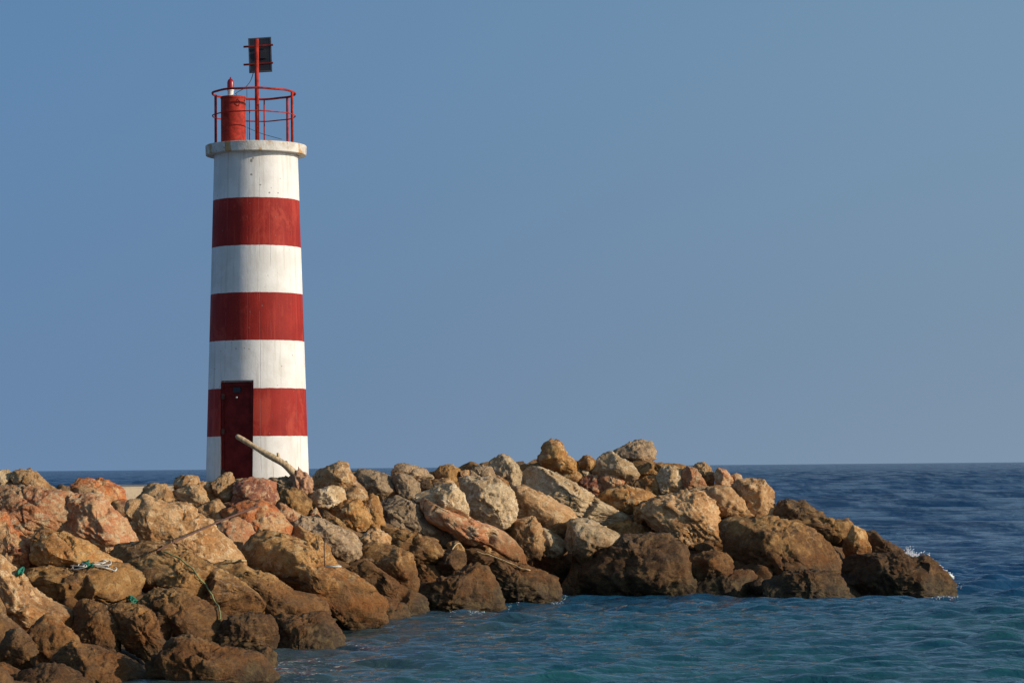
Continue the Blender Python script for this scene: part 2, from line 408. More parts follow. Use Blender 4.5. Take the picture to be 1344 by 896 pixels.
G|980,275 1040,190 1080,140 1140,128 1200,180 1280,210 1338,290 1332,350 1250,375 1200,310 1140,300 1090,310 1010,325|1090,150,.2 1125,250,.65 1220,270,.4|pale|smooth|large pale boulder leaning below the highest lichened boulder
G|880,380 960,308 1050,298 1075,400 1045,470 960,450 900,410|960,350,.5 1020,400,.4|purple|rough|pinkish purple rock with a white patch above the long pale slab
G|1055,330 1150,258 1235,315 1225,400 1085,415|1150,320,.5|pink|rough|pinkish tan rock under the large pale leaning boulder
I|100,380 150,338 220,330 255,370 235,430 130,420|180,370,.4|dark|rough|black green rock above the orange brown boulder
I|220,350 280,315 350,308 395,370 375,430 280,430|300,340,.4|ochre|pits|ochre pitted rock left of the pale leaning slab
I|340,312 400,250 480,228 530,275 542,380 532,475 460,460 380,430|470,250,.3 440,350,.45 530,350,.3|pale|strata|pale striped slab leaning left beside the round pinkish rock
I|530,282 570,235 620,245 680,310 717,380 700,410 600,420 540,415|590,270,.4 620,350,.6|pink|smooth|round smooth pinkish rock on the upper right slope
I|540,435 640,390 725,400 700,455 560,480|630,420,.3|grey|smooth|flat grey rock on top of the big striated boulder
I|880,372 960,350 1080,343 1150,368 1190,430 1202,500 1255,610 1240,660 1100,660 1000,570 960,490 900,430|1000,380,.4 1090,430,.5 1120,370,.3 1130,560,.6|tan|rough|craggy tan boulder at the right end of the crest
G|510,292 560,260 640,265 760,320 860,380 1000,460 1150,530 1272,622 1255,660 1130,655 1000,650 900,610 780,560 640,470 510,420 480,350|580,290,.3 680,360,.6 850,470,.65 1050,560,.6 1180,600,.4|pale|strata|longest pale slab lying diagonally across the upper slope
G|1060,462 1120,410 1250,395 1390,428 1475,480 1460,545 1300,560 1230,600 1150,530|1180,430,.35 1300,480,.6|ochre|smooth|orange brown rounded boulder left above the big striated boulder
G|40,350 100,338 240,336 330,370 390,440 417,540 402,612 330,662 290,674 190,645 90,600 50,500|160,370,.35 130,520,.55 240,480,.7 350,520,.55|pale|pits|round pale boulder full of holes left of centre on the slope
G|385,402 440,408 510,398 600,440 700,490 790,540 848,600 845,660 760,770 700,735 620,660 560,630 500,650 420,610|480,430,.35 600,520,.6 760,580,.55 740,690,.5|tan|smooth|tan slab with a shadowed middle right of the round holed boulder
I|-110,645 0,640 130,640 230,650 300,710 312,775 200,800 90,800 60,740 -20,710|150,670,.35 200,730,.5|ochre|rough|dark ochre rock below the right end of the longest pale slab
I|180,540 240,518 272,580 240,640 190,630|225,570,.4|ochre|smooth|small ochre stone at the left edge of the big striated boulder
I|685,425 760,398 880,408 960,480 1000,560 1085,625 1060,665 930,650 880,620 810,685 780,610 740,510|800,430,.35 850,530,.55 980,600,.5|tan|smooth|smooth tan boulder between the striated boulder and the craggy one
H|440,255 560,230 620,300 625,430 600,520 500,460 425,390|540,300,.5|tan|rough|shaded tan rock under the slab with a shadowed middle
H|560,500 680,505 800,440 865,480 860,640 730,740 690,660 600,610|740,540,.35|dark|rough|black rock deep in the gap at the back of the cove
H|600,345 640,300 720,350 800,400 815,440 760,495 680,505 610,455|660,340,.4 700,430,.6|pale|pits|lumpy pale yellow rock in the middle above the black gap
H|795,390 830,258 900,238 1000,258 1100,310 1190,350 1217,400 1150,445 1040,455 960,515 900,555 855,480 800,440|850,290,.3 920,350,.6 1080,380,.5 900,480,.5|pale|rough|big pale wedge pointing right above the dark wet boulder
H|755,680 840,600 858,470 905,540 932,610 918,700 915,790 755,790|880,600,.45 890,700,.45|ochre|smooth|rusty orange pillar like rock at the water in the cove
I|265,522 360,488 480,478 560,458 640,443 700,468 760,540 790,640 850,720 887,810 862,865 760,890 640,900 540,880 470,810 380,710 280,610|640,460,.25 420,540,.5 560,640,.6 700,620,.55 780,800,.5|tan|strata|biggest striated tan boulder in the middle of the right slope
K|-20,165 70,85 110,95 150,110 200,95 250,140 270,170 320,170 357,210 330,260 100,260 -30,240|80,100,.3 110,190,.5 240,180,.5|dark|rough|dark green brown rock against the sea right of the craggy tan boulder
K|100,250 280,230 480,240 520,228 562,290 565,345 500,420 400,420 300,345 200,325|480,260,.5 470,350,.6 300,280,.4|brown|rough|brown rock with a pale right corner above the rusty boulder's right end
K|640,330 730,318 780,380 860,420 925,460 960,530 800,560 690,510 660,400|740,360,.4 800,450,.5|dark|pits|dark purple brown rock sloping to the sea behind the tip rock
K|475,430 540,340 570,293 650,318 683,440 675,510 600,510 500,515|565,340,.4 590,430,.6|ochre|smooth|small ochre boulder near the sea end of the breakwater
J|840,290 900,248 1080,238 1240,248 1350,270 1500,330 1600,420 1662,540 1645,620 1560,660 1280,690 1240,720 1060,730 960,680 900,560 865,400|910,260,.15 1060,365,.5 1180,480,.75 1262,655,.7 1420,420,.6 1550,560,.5|brown|pits|big rusty brown boulder with a black left face near the sea end
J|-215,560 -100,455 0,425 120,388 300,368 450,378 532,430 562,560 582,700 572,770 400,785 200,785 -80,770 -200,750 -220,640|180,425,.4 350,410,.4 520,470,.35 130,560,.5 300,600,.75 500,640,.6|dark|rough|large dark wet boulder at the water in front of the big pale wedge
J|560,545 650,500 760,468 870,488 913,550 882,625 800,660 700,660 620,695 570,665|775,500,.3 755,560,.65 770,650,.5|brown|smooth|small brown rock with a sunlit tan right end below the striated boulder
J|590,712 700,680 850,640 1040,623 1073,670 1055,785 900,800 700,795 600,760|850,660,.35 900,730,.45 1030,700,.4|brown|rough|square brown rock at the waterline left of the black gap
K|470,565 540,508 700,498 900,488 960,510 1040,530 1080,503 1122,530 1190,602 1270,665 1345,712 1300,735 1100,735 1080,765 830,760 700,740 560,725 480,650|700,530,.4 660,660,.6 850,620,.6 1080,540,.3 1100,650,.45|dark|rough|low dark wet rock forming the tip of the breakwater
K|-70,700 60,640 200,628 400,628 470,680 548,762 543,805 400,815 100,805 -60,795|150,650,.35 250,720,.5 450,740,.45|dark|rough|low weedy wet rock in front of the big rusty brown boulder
"""

# icosphere directions
ICO = {}
for lv in (1, 2, 3, 4, 5, 6):
    bm = bmesh.new()
    bmesh.ops.create_icosphere(bm, subdivisions=lv, radius=1)
    bm.verts.ensure_lookup_table()
    ICO[lv] = (np.array([v.co[:] for v in bm.verts]), [[v.index for v in f.verts] for f in bm.faces])
    bm.free()


def mesh_obj(name, verts, faces, mat=None, parent=None, smooth=True, loc=None):
    me = bpy.data.meshes.new(name)
    me.from_pydata([tuple(v) for v in verts] if not isinstance(verts, np.ndarray) else verts.tolist(), [], faces)
    if mat:
        me.materials.append(mat)
    if smooth:
        me.polygons.foreach_set('use_smooth', [True] * len(me.polygons))
    me.update()
    o = bpy.data.objects.new(name, me)
    COL.objects.link(o)
    if loc is not None:
        o.location = loc
    if parent:
        o.parent = parent
    return o


def tag(o, label=None, cat=None, group=None, kind=None):
    for k, v in (('label', label), ('category', cat), ('group', group), ('kind', kind)):
        if v:
            o[k] = v
    return o


def chaikin(p, n=1):
    for _ in range(n):
        q = np.roll(p, -1, 0)
        p = np.stack([.93 * p + .07 * q, .07 * p + .93 * q], 1).reshape(-1, 2)
    return p


def centroid(p):
    q = np.roll(p, -1, 0)
    cr = p[:, 0] * q[:, 1] - q[:, 0] * p[:, 1]
    A = cr.sum() / 2
    c = ((p + q) * cr[:, None]).sum(0) / (6 * A)
    return c, abs(A)


def radial(poly, th):
    """largest distance from the origin to the outline along each angle"""
    d = np.stack([np.cos(th), np.sin(th)], 1)
    r = np.zeros(len(th))
    for i in range(len(poly)):
        a = poly[i]
        e = poly[(i + 1) % len(poly)] - a
        den = d[:, 0] * e[1] - d[:, 1] * e[0]
        den = np.where(np.abs(den) < 1e-9, 1e-9, den)
        t = (a[0] * e[1] - a[1] * e[0]) / den
        s = (a[0] * d[:, 1] - a[1] * d[:, 0]) / den
        ok = (s >= -1e-6) & (s <= 1 + 1e-6) & (t > 0)
        r = np.where(ok, np.maximum(r, t), r)
    return r


def pw_linear(pts, hs, q):
    """piecewise linear facets over the outline and the ridge points"""
    vs, es, fs = geometry.delaunay_2d_cdt([Vector(p) for p in pts], [], [], 0, 1e-5)[:3]
    src = np.array(pts)
    H = []
    for v in vs:
        k = np.argmin(((src - np.array(v[:])) ** 2).sum(1))
        H.append(hs[k])
    out = np.zeros(len(q))
    V = np.array([v[:] for v in vs])
    for f in fs:
        a, b, c = V[f[0]], V[f[1]], V[f[2]]
        den = (b[1] - c[1]) * (a[0] - c[0]) + (c[0] - b[0]) * (a[1] - c[1])
        if abs(den) < 1e-12:
            continue
        l1 = ((b[1] - c[1]) * (q[:, 0] - c[0]) + (c[0] - b[0]) * (q[:, 1] - c[1])) / den
        l2 = ((c[1] - a[1]) * (q[:, 0] - c[0]) + (a[0] - c[0]) * (q[:, 1] - c[1])) / den
        l3 = 1 - l1 - l2
        ok = (l1 >= -1e-6) & (l2 >= -1e-6) & (l3 >= -1e-6)
        out = np.where(ok, l1 * H[f[0]] + l2 * H[f[1]] + l3 * H[f[2]], out)
    return out


def parse(line):
    tile, ol, rg, kind, surf, label = [s.strip() for s in line.split('|')]
    ox, oy = TILES[tile]
    pts = np.array([[float(v) for v in p.split(',')] for p in ol.split()]) / Z + np.array([ox, oy])
    rid = [[float(v) for v in p.split(',')] for p in rg.split()]
    rid = [(r[0] / Z + ox, r[1] / Z + oy, r[2]) for r in rid]
    return dict(pts=pts, rid=rid, kind=kind, surf=surf, label=label)


rocks = [parse(l) for l in ROCKS.strip().splitlines()]
for r in rocks:
    p = r['pts'].copy()
    c, A = centroid(p)
    r['vis'] = p.copy()
    wetfoot = False
    for i in range(len(p)):
        if p[i, 1] > YW(p[i, 0]) - 9 and p[i, 0] > 330:
            p[i, 1] += 16
            wetfoot = True
    grow = 1.13 + .5 / math.sqrt(A / math.pi)
    if (YW(c[0]) - c[1]) / max(YW(c[0]) - YC(c[0]), 8) > .80 or 'forming the tip' in r['label']:
        grow = 1.04
    elif c[0] < 540 and c[1] > 715:
        grow = 1.22
    elif c[0] > 700 and c[1] > 700:
        grow = 1.08
    p = c + (p - c) * grow
    c, A = centroid(p)
    r.update(p=p, c=c, R=math.sqrt(A / math.pi), wet=wetfoot)
    D = depth_at(*c)
    Rm = r['R'] * D / FPX
    if wetfoot:
        D = max(D, DW(c[0]) + (1.25 if c[0] > 420 else .45) * Rm + (.7 if 'forming the tip' in r['label'] else 0))
    r['D'] = D
# nearer rocks come later in the list: keep that order wherever outlines overlap
for j, rj in enumerate(rocks):
    bj = (rj['p'].min(0), rj['p'].max(0))
    for ri in rocks[:j]:
        bi = (ri['p'].min(0), ri['p'].max(0))
        ov = np.minimum(bi[1], bj[1]) - np.maximum(bi[0], bj[0])
        if (ov > 3).all():
            gap = .12 * min(ri['R'], rj['R']) * rj['D'] / FPX
            if rj['D'] > ri['D'] - gap:
                rj['D'] = max(ri['D'] - gap, rj['D'] - 1.2)

SHADED = ('shaded left', 'dark left', 'black left', 'flat black', 'large dark wet', 'big rounded brown', 'sunlit', 'tall ochre peak', 'angular tan boulder', 'small dark brown peaked', 'round pale boulder', 'forming the tip', 'leaning below', 'on its left', 'greenish grey')
bv_v, bv_f = [], []
EXv, EZv = np.array(RT[:]), np.array(UP[:])
EYv = np.array(fwd[:])
for n, r in enumerate(rocks):
    c, D, R = r['c'], r['D'], r['R']
    mpp = D / FPX
    Rm = R * mpp
    lv = 6 if R > 36 else 5 if R > 11 else 4
    dirs, faces = ICO[lv]
    poly = chaikin(r['p'] - c)
    poly = poly * np.array([1, -1])               # y up
    th = np.arctan2(dirs[:, 1], dirs[:, 0])
    rho = np.sqrt(dirs[:, 0] ** 2 + dirs[:, 1] ** 2)
    rr = radial(poly, th)
    s = rho ** .92
    q = np.stack([np.cos(th) * rr * s, np.sin(th) * rr * s], 1)
    pts = [tuple(v) for v in poly] + [((x - c[0]) * 1.0, -(y - c[1])) for x, y, h in r['rid']]
    hs = [.14] * len(poly) + [.14 + h * 1.5 for x, y, h in r['rid']]
    dome = np.sqrt(np.maximum(0, 1 - rho ** 2))
    edge = np.maximum(0, 1 - rho ** 7) ** .5
    front = pw_linear(pts, hs, q) * R * edge + .12 * R * dome ** .7
    back = -.85 * R * dome ** .7
    zz = np.where(dirs[:, 2] >= 0, front, back)
    # the stones lie on the flank of the mole: they lean back and follow its line
    kx = np.interp(c[0], [0, 560, 760, 1260], [.50, .45, .28, .28])
    if r['kind'] in ('brown', 'dark') and c[0] > 540:
        kx *= .45
    if any(w_ in r['label'] for w_ in SHADED):
        kx = -.12
    zz = zz - q[:, 0] * kx - q[:, 1] * .42
    # metres, in the frame of the view at the rock: x right, y up, z towards the viewer
    L = np.stack([q[:, 0], q[:, 1], zz], 1) * mpp
    # broken faces: a few large planes and some smaller chips slice the bulk
    big, small = {'smooth': (7, 6), 'rough': (6, 10), 'strata': (5, 8), 'pits': (3, 6)}[r['surf']]
    sd = L.std(0) + 1e-6
    for k_ in range(big + small):
        nv = RNG.normal(0, 1, 3)
        nv[2] = abs(nv[2]) * .9 + (.75 if k_ < big else .8)
        nv = nv / sd
        nv /= np.linalg.norm(nv)
        h_ = L @ nv
        lim = h_.max() * (RNG.uniform(.66, .88) if k_ < big else RNG.uniform(.84, .97))
        ex = np.maximum(0, h_ - lim)[:, None] * nv
        L = L - ex
    nrm = L / (np.linalg.norm(L, axis=1, keepdims=True) + 1e-6)
    seed = 31 * n + 5
    o3 = RNG.random(3) * 50
    wp = .22 * np.stack([vnoise(L * (2.6 / Rm) + o3 + 5 * k_, seed + 200 + k_) for k_ in range(3)], 1)
    fr = {'smooth': 1.15, 'rough': 1.45, 'strata': 1.2, 'pits': .8}[r['surf']]
    d = .018 * Rm * fbm(L * (1.6 / Rm) + o3, 3, seed)
    d += fr * (.088 if R < 30 else .062) * Rm * fracture(L * (1.25 / Rm) + o3 + wp, seed + 210)
    d += fr * .046 * Rm * fracture(L * (3.1 / Rm) + o3 + wp * 1.3, seed + 220)
    d += fr * .020 * Rm * fracture(L * (7.0 / Rm) + o3 + wp * 2, seed + 230)
    d += .010 * Rm * ridged(L * (3.4 / Rm) + o3, 4, seed + 9)
    d += .0045 * fbm(L * 30 + o3, 3, seed + 15, .65)
    d += .008 * fbm(L * 13 + o3, 3, seed + 20)
    # bedding planes and joints: narrow open cracks
    ax = np.array([.35, .80, .40]) + RNG.normal(0, .30, 3)
    ax /= np.linalg.norm(ax)
    u = L @ ax * RNG.uniform(3.2, 5.5) + .55 * fbm(L * 1.6 + o3, 3, seed + 150)
    gate = np.clip(vnoise(L * 1.7 + o3 + 20, seed + 151) * 2.2 + .35, 0, 1)
    d -= .040 * gate * np.maximum(0, 1 - np.abs((u % 1) - .5) / .075)
    st_ = np.floor(u + .5)
    d += .016 * gate * (_h(st_, st_ * 0, st_ * 0, seed + 152) * 2 - 1)
    ax2 = np.cross(ax, RNG.normal(0, 1, 3))
    ax2 /= np.linalg.norm(ax2)
    u = L @ ax2 * RNG.uniform(1.6, 3.0) + .5 * fbm(L * 2.0 + o3, 3, seed + 153)
    d -= .030 * np.clip(vnoise(L * 2.1 + o3 + 31, seed + 154) * 2.5, 0, 1) * np.maximum(0, 1 - np.abs((u % 1) - .5) / .05)
    sf = r['surf']
    if sf == 'strata':
        ax = np.array([.45, .75, .35]) + RNG.normal(0, .2, 3)
        ax /= np.linalg.norm(ax)
        u = L @ ax * 9 + 1.3 * fbm(L * 2.2 + o3, 3, seed + 40)
        d += .028 * (np.abs((u % 1) - .5) * 2 - .5) * (.5 + .5 * vnoise(L * 2.5 + o3, seed + 44)) * 1.6
        u2 = L @ ax * 23 + 1.2 * fbm(L * 4 + o3, 2, seed + 45)
        d += .010 * (np.abs((u2 % 1) - .5) * 2 - .5)
    if sf == 'pits':
        f1 = vor(L * 7.5 + o3 + .4 * np.stack([vnoise(L * 9, seed + 50), vnoise(L * 9 + 7, seed + 51), vnoise(L * 9 + 13, seed + 52)], 1), seed + 60)
        d -= .20 * np.maximum(0, .40 - f1) * np.clip(.5 + 1.4 * vnoise(L * 2.2 + o3, seed + 66), 0, 1.3)
        d += .012 * ridged(L * 11 + o3, 2, seed + 70)
    if sf == 'rough':
        d += .012 * ridged(L * 8.5 + o3, 4, seed + 80)
        cr = np.abs(vnoise(L * 1.8 / max(Rm, .3) + o3 + 3, seed + 90))
        d -= .05 * Rm * np.maximum(0, 1 - cr / .07)
    if sf == 'smooth':
        cr = np.abs(vnoise(L * 1.3 / max(Rm, .3) + o3 + 5, seed + 95))
        d -= .045 * Rm * np.maximum(0, 1 - cr / .045)
        d += .006 * ridged(L * 8 + o3, 3, seed + 97)
    L = L + nrm * d[:, None]
    wpos = np.array(P(c[0], c[1], D)[:])
    V = L[:, :1] * EXv + L[:, 1:2] * EZv - L[:, 2:3] * EYv
    zmin = np.array([0, 0, V[:, 2].min()])
    o = mesh_obj('boulder', V - zmin, faces, rock_mat(r['kind']), loc=tuple(wpos + zmin))
    tag(o, r['label'], 'rock', 'boulders of the breakwater')
    r['obj'] = o
    base = len(bv_v)
    bv_v.extend((V + wpos).tolist())
    bv_f.extend([[i + base for i in f] for f in faces])
BVH = BVHTree.FromPolygons(bv_v, bv_f)
del bv_v, bv_f


def on_rock(px, py, lift=.02):
    rr_ = ray(px, py).normalized()
    loc, nn, idx, dist = BVH.ray_cast(CAM, rr_)
    if loc is None:
        return P(px, py, depth_at(px, py))
    if nn.dot(rr_) > 0:
        nn = -nn
    return loc + nn * lift


# ------------------------------------------------------------------ mound under the boulders
def build_mound():
    xs = np.linspace(-200, 1262, 150)
    ts = np.linspace(-.15, 1.0, 40)
    rows = []
    for x in xs:
        row = []
        for t in ts:
            y = YW(x) + (YC(x) - YW(x)) * t
            D = DW(x) + (DC(x) - DW(x)) * t
            p = P(x, y, D + .40)
            p.z -= .16 + .30 * max(0, t - .5)
            p.z -= .35 * min(1, max(0, (x - 1040) / 120))
            if t < 0:
                p.z -= .8
            row.append(p)
        top = row[-1].copy()
        for k, (dy, zf) in enumerate(((.8, 1.0), (2.5, .93), (5, .55), (7.5, .1), (9, -.3))):
            row.append(Vector((top.x, top.y + dy, top.z * zf)))
        rows.append(row)
    V = np.array([[v[:] for v in r_] for r_ in rows]).reshape(-1, 3)
    V += np.stack([vnoise(V * 1.7, 3), vnoise(V * 1.7, 4), vnoise(V * 1.7, 5)], 1) * .16
    m_ = len(rows[0])
    F = [[i * m_ + j, (i + 1) * m_ + j, (i + 1) * m_ + j + 1, i * m_ + j + 1] for i in range(len(xs) - 1) for j in range(m_ - 1)]
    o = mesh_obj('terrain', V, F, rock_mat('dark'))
    tag(o, kind='structure')
    # loose rubble filling the crevices
    dirs, faces = ICO[3]
    RV, RF = [], []
    for k in range(640):
        x = random.uniform(-60, 1060) if k < 420 else random.uniform(-205, -55)
        t = random.uniform(.02, .98)
        y = YW(x) + (YC(x) - YW(x)) * t
        D = DW(x) + (DC(x) - DW(x)) * t + .35
        cpos = np.array(P(x, y, D)[:]) - np.array([0, 0, .12])
        s = (random.uniform(.10, .30) * (.5 if x < 520 else 1) if k < 420 else random.uniform(.20, .65)) * np.array([random.uniform(.8, 1.5), random.uniform(.8, 1.3), random.uniform(.6, 1)])
        a = random.uniform(0, 6.28)
        Rz = np.array([[math.cos(a), -math.sin(a), 0], [math.sin(a), math.cos(a), 0], [0, 0, 1]])
        pv = dirs * (1 + .22 * fbm(dirs * 1.6 + k * 3.1, 3, k)[:, None])
        pv = (pv * s) @ Rz.T + cpos
        b0 = len(RV)
        RV.extend(pv.tolist())
        RF.extend([[i + b0 for i in f] for f in faces])
    o = mesh_obj('rubble', RV, RF, rock_mat('brown'))
    tag(o, 'loose brown stones filling the crevices between the boulders', 'rubble', kind='stuff')


build_mound()


# ------------------------------------------------------------------ plain material helper
def paint(name, col, rough=.5, var=.25, spec=.5, bump=.0, metal=0.0, scale=6, dirt=None):
    mt, nt, bs = new_mat(name)
    b = NB(nt)
    tc = b.n('ShaderNodeTexCoord')
    v = tc.outputs['Object']
    nz = b.noise(v, scale, 6, .65)
    c = b.mix(b.rng(nz, .35, .68), tuple(x * (1 - var) for x in col), tuple(min(.9, x * (1 + var * .6)) for x in col))
    if dirt:
        c = b.mix(b.math('MULTIPLY', b.rng(b.noise(v, scale * 2.7, 6, .7), .56, .68), .8), c, dirt)
    nt.links.new(c, bs.inputs['Base Color'])
    bs.inputs['Roughness'].default_value = rough
    bs.inputs['Specular IOR Level'].default_value = spec
    bs.inputs['Metallic'].default_value = metal
    if bump:
        nt.links.new(b.bump(b.noise(v, scale * 8, 4, .6), bump, .01), bs.inputs['Normal'])
    return mt


def tube(name, pts, radii, mat, parent=None, seg=10, wob=0.0, loc=None):
    """a tapered tube along a list of points"""
    pts = [Vector(p) for p in pts]
    if not isinstance(radii, (list, tuple)):
        radii = [radii] * len(pts)
    V, F = [], []
    prev = None
    for i, p in enumerate(pts):
        t = (pts[min(i + 1, len(pts) - 1)] - pts[max(i - 1, 0)]).normalized()
        if prev is None:
            a = t.orthogonal().normalized()
        else:
            a = (prev - t * prev.dot(t)).normalized()
        prev = a
        b_ = t.cross(a)
        for k in range(seg):
            an = 2 * math.pi * k / seg
            rr_ = radii[i] * (1 + wob * random.uniform(-1, 1))
            V.append(p + a * math.cos(an) * rr_ + b_ * math.sin(an) * rr_)
    for i in range(len(pts) - 1):
        for k in range(seg):
            F.append([i * seg + k, i * seg + (k + 1) % seg, (i + 1) * seg + (k + 1) % seg, (i + 1) * seg + k])
    F.append(list(range(seg))[::-1])
    F.append([(len(pts) - 1) * seg + k for k in range(seg)])
    if loc is not None:
        V = [v - Vector(loc) for v in V]
    return mesh_obj(name, V, F, mat, parent, loc=loc)


def smooth_path(pts, n=8):
    """Catmull-Rom through the points"""
    pts = [Vector(p) for p in pts]
    q = [pts[0] * 2 - pts[1]] + pts + [pts[-1] * 2 - pts[-2]]
    out = []
    for i in range(1, len(q) - 2):
        for k in range(n):
            t = k / n
            a, b_, c, d = q[i - 1], q[i], q[i + 1], q[i + 2]
            out.append(.5 * ((2 * b_) + (c - a) * t + (2 * a - 5 * b_ + 4 * c - d) * t * t + (3 * b_ - a - 3 * c + d) * t ** 3))
    out.append(pts[-1])
    return out


def lathe(name, prof, mat, parent=None, seg=48, loc=(0, 0, 0), smooth=True):
    """closed solid of revolution; prof = [(r, z), ...] from bottom axis to top axis"""
    V, F = [], []
    for r_, z_ in prof:
        for k in range(seg):
            a = 2 * math.pi * k / seg
            V.append((r_ * math.cos(a), r_ * math.sin(a), z_))
    for i in range(len(prof) - 1):
        for k in range(seg):
            F.append([i * seg + k, i * seg + (k + 1) % seg, (i + 1) * seg + (k + 1) % seg, (i + 1) * seg + k])
    F.append(list(range(seg))[::-1])
    F.append([(len(prof) - 1) * seg + k for k in range(seg)])
    return mesh_obj(name, V, F, mat, parent, loc=loc, smooth=smooth)


def box_verts(bm, c, s, rot=None):
    g = bmesh.ops.create_cube(bm, size=1)
    M_ = Matrix.Translation(Vector(c)) @ (rot.to_4x4() if rot else Matrix()) @ Matrix.Diagonal((*s, 1))
    bmesh.ops.transform(bm, matrix=M_, verts=g['verts'])
    return g['verts']


def bm_obj(name, bm, mat, parent=None, bevel=0.0, smooth=False, loc=None):
    if bevel:
        bmesh.ops.bevel(bm, geom=list(bm.edges), offset=bevel, segments=2, affect='EDGES', clamp_overlap=True)
    bmesh.ops.recalc_face_normals(bm, faces=bm.faces)
    me = bpy.data.meshes.new(name)
    bm.to_mesh(me)
    bm.free()
    me.materials.append(mat)
    if smooth:
        me.polygons.foreach_set('use_smooth', [True] * len(me.polygons))
    o = bpy.data.objects.new(name, me)
    COL.objects.link(o)
    if parent:
        o.parent = parent
    if loc is not None:
        o.location = loc
    return o


def sharp(o, ang=35):
    me = o.data
    bm = bmesh.new()
    bm.from_mesh(me)
    for e in bm.edges:
        if len(e.link_faces) == 2 and e.calc_face_angle(0) > rad(ang):
            e.smooth = False
    bm.to_mesh(me)
    bm.free()


# ------------------------------------------------------------------ lighthouse
DT = 51.0
base_pt = P(338, 634, DT)
TX, TZ0 = base_pt.x, 2.07
def zt(y, D=DT - .9):
    return P(337.3, y, D).z - TZ0
lh = bpy.data.objects.new('lighthouse', None)
COL.objects.link(lh)
lh.location = (TX, DT, TZ0)
tag(lh, 'red and white striped concrete lighthouse with a railed top behind the boulders', 'lighthouse')
R0, R1 = 0.985, 0.800          # shaft radius at foot and under the gallery
Z_SLAB0, Z_SLAB1 = zt(197, DT - .95), zt(184, DT - .95)
bands = [zt(572), zt(509), zt(446), zt(383), zt(321), zt(258)]


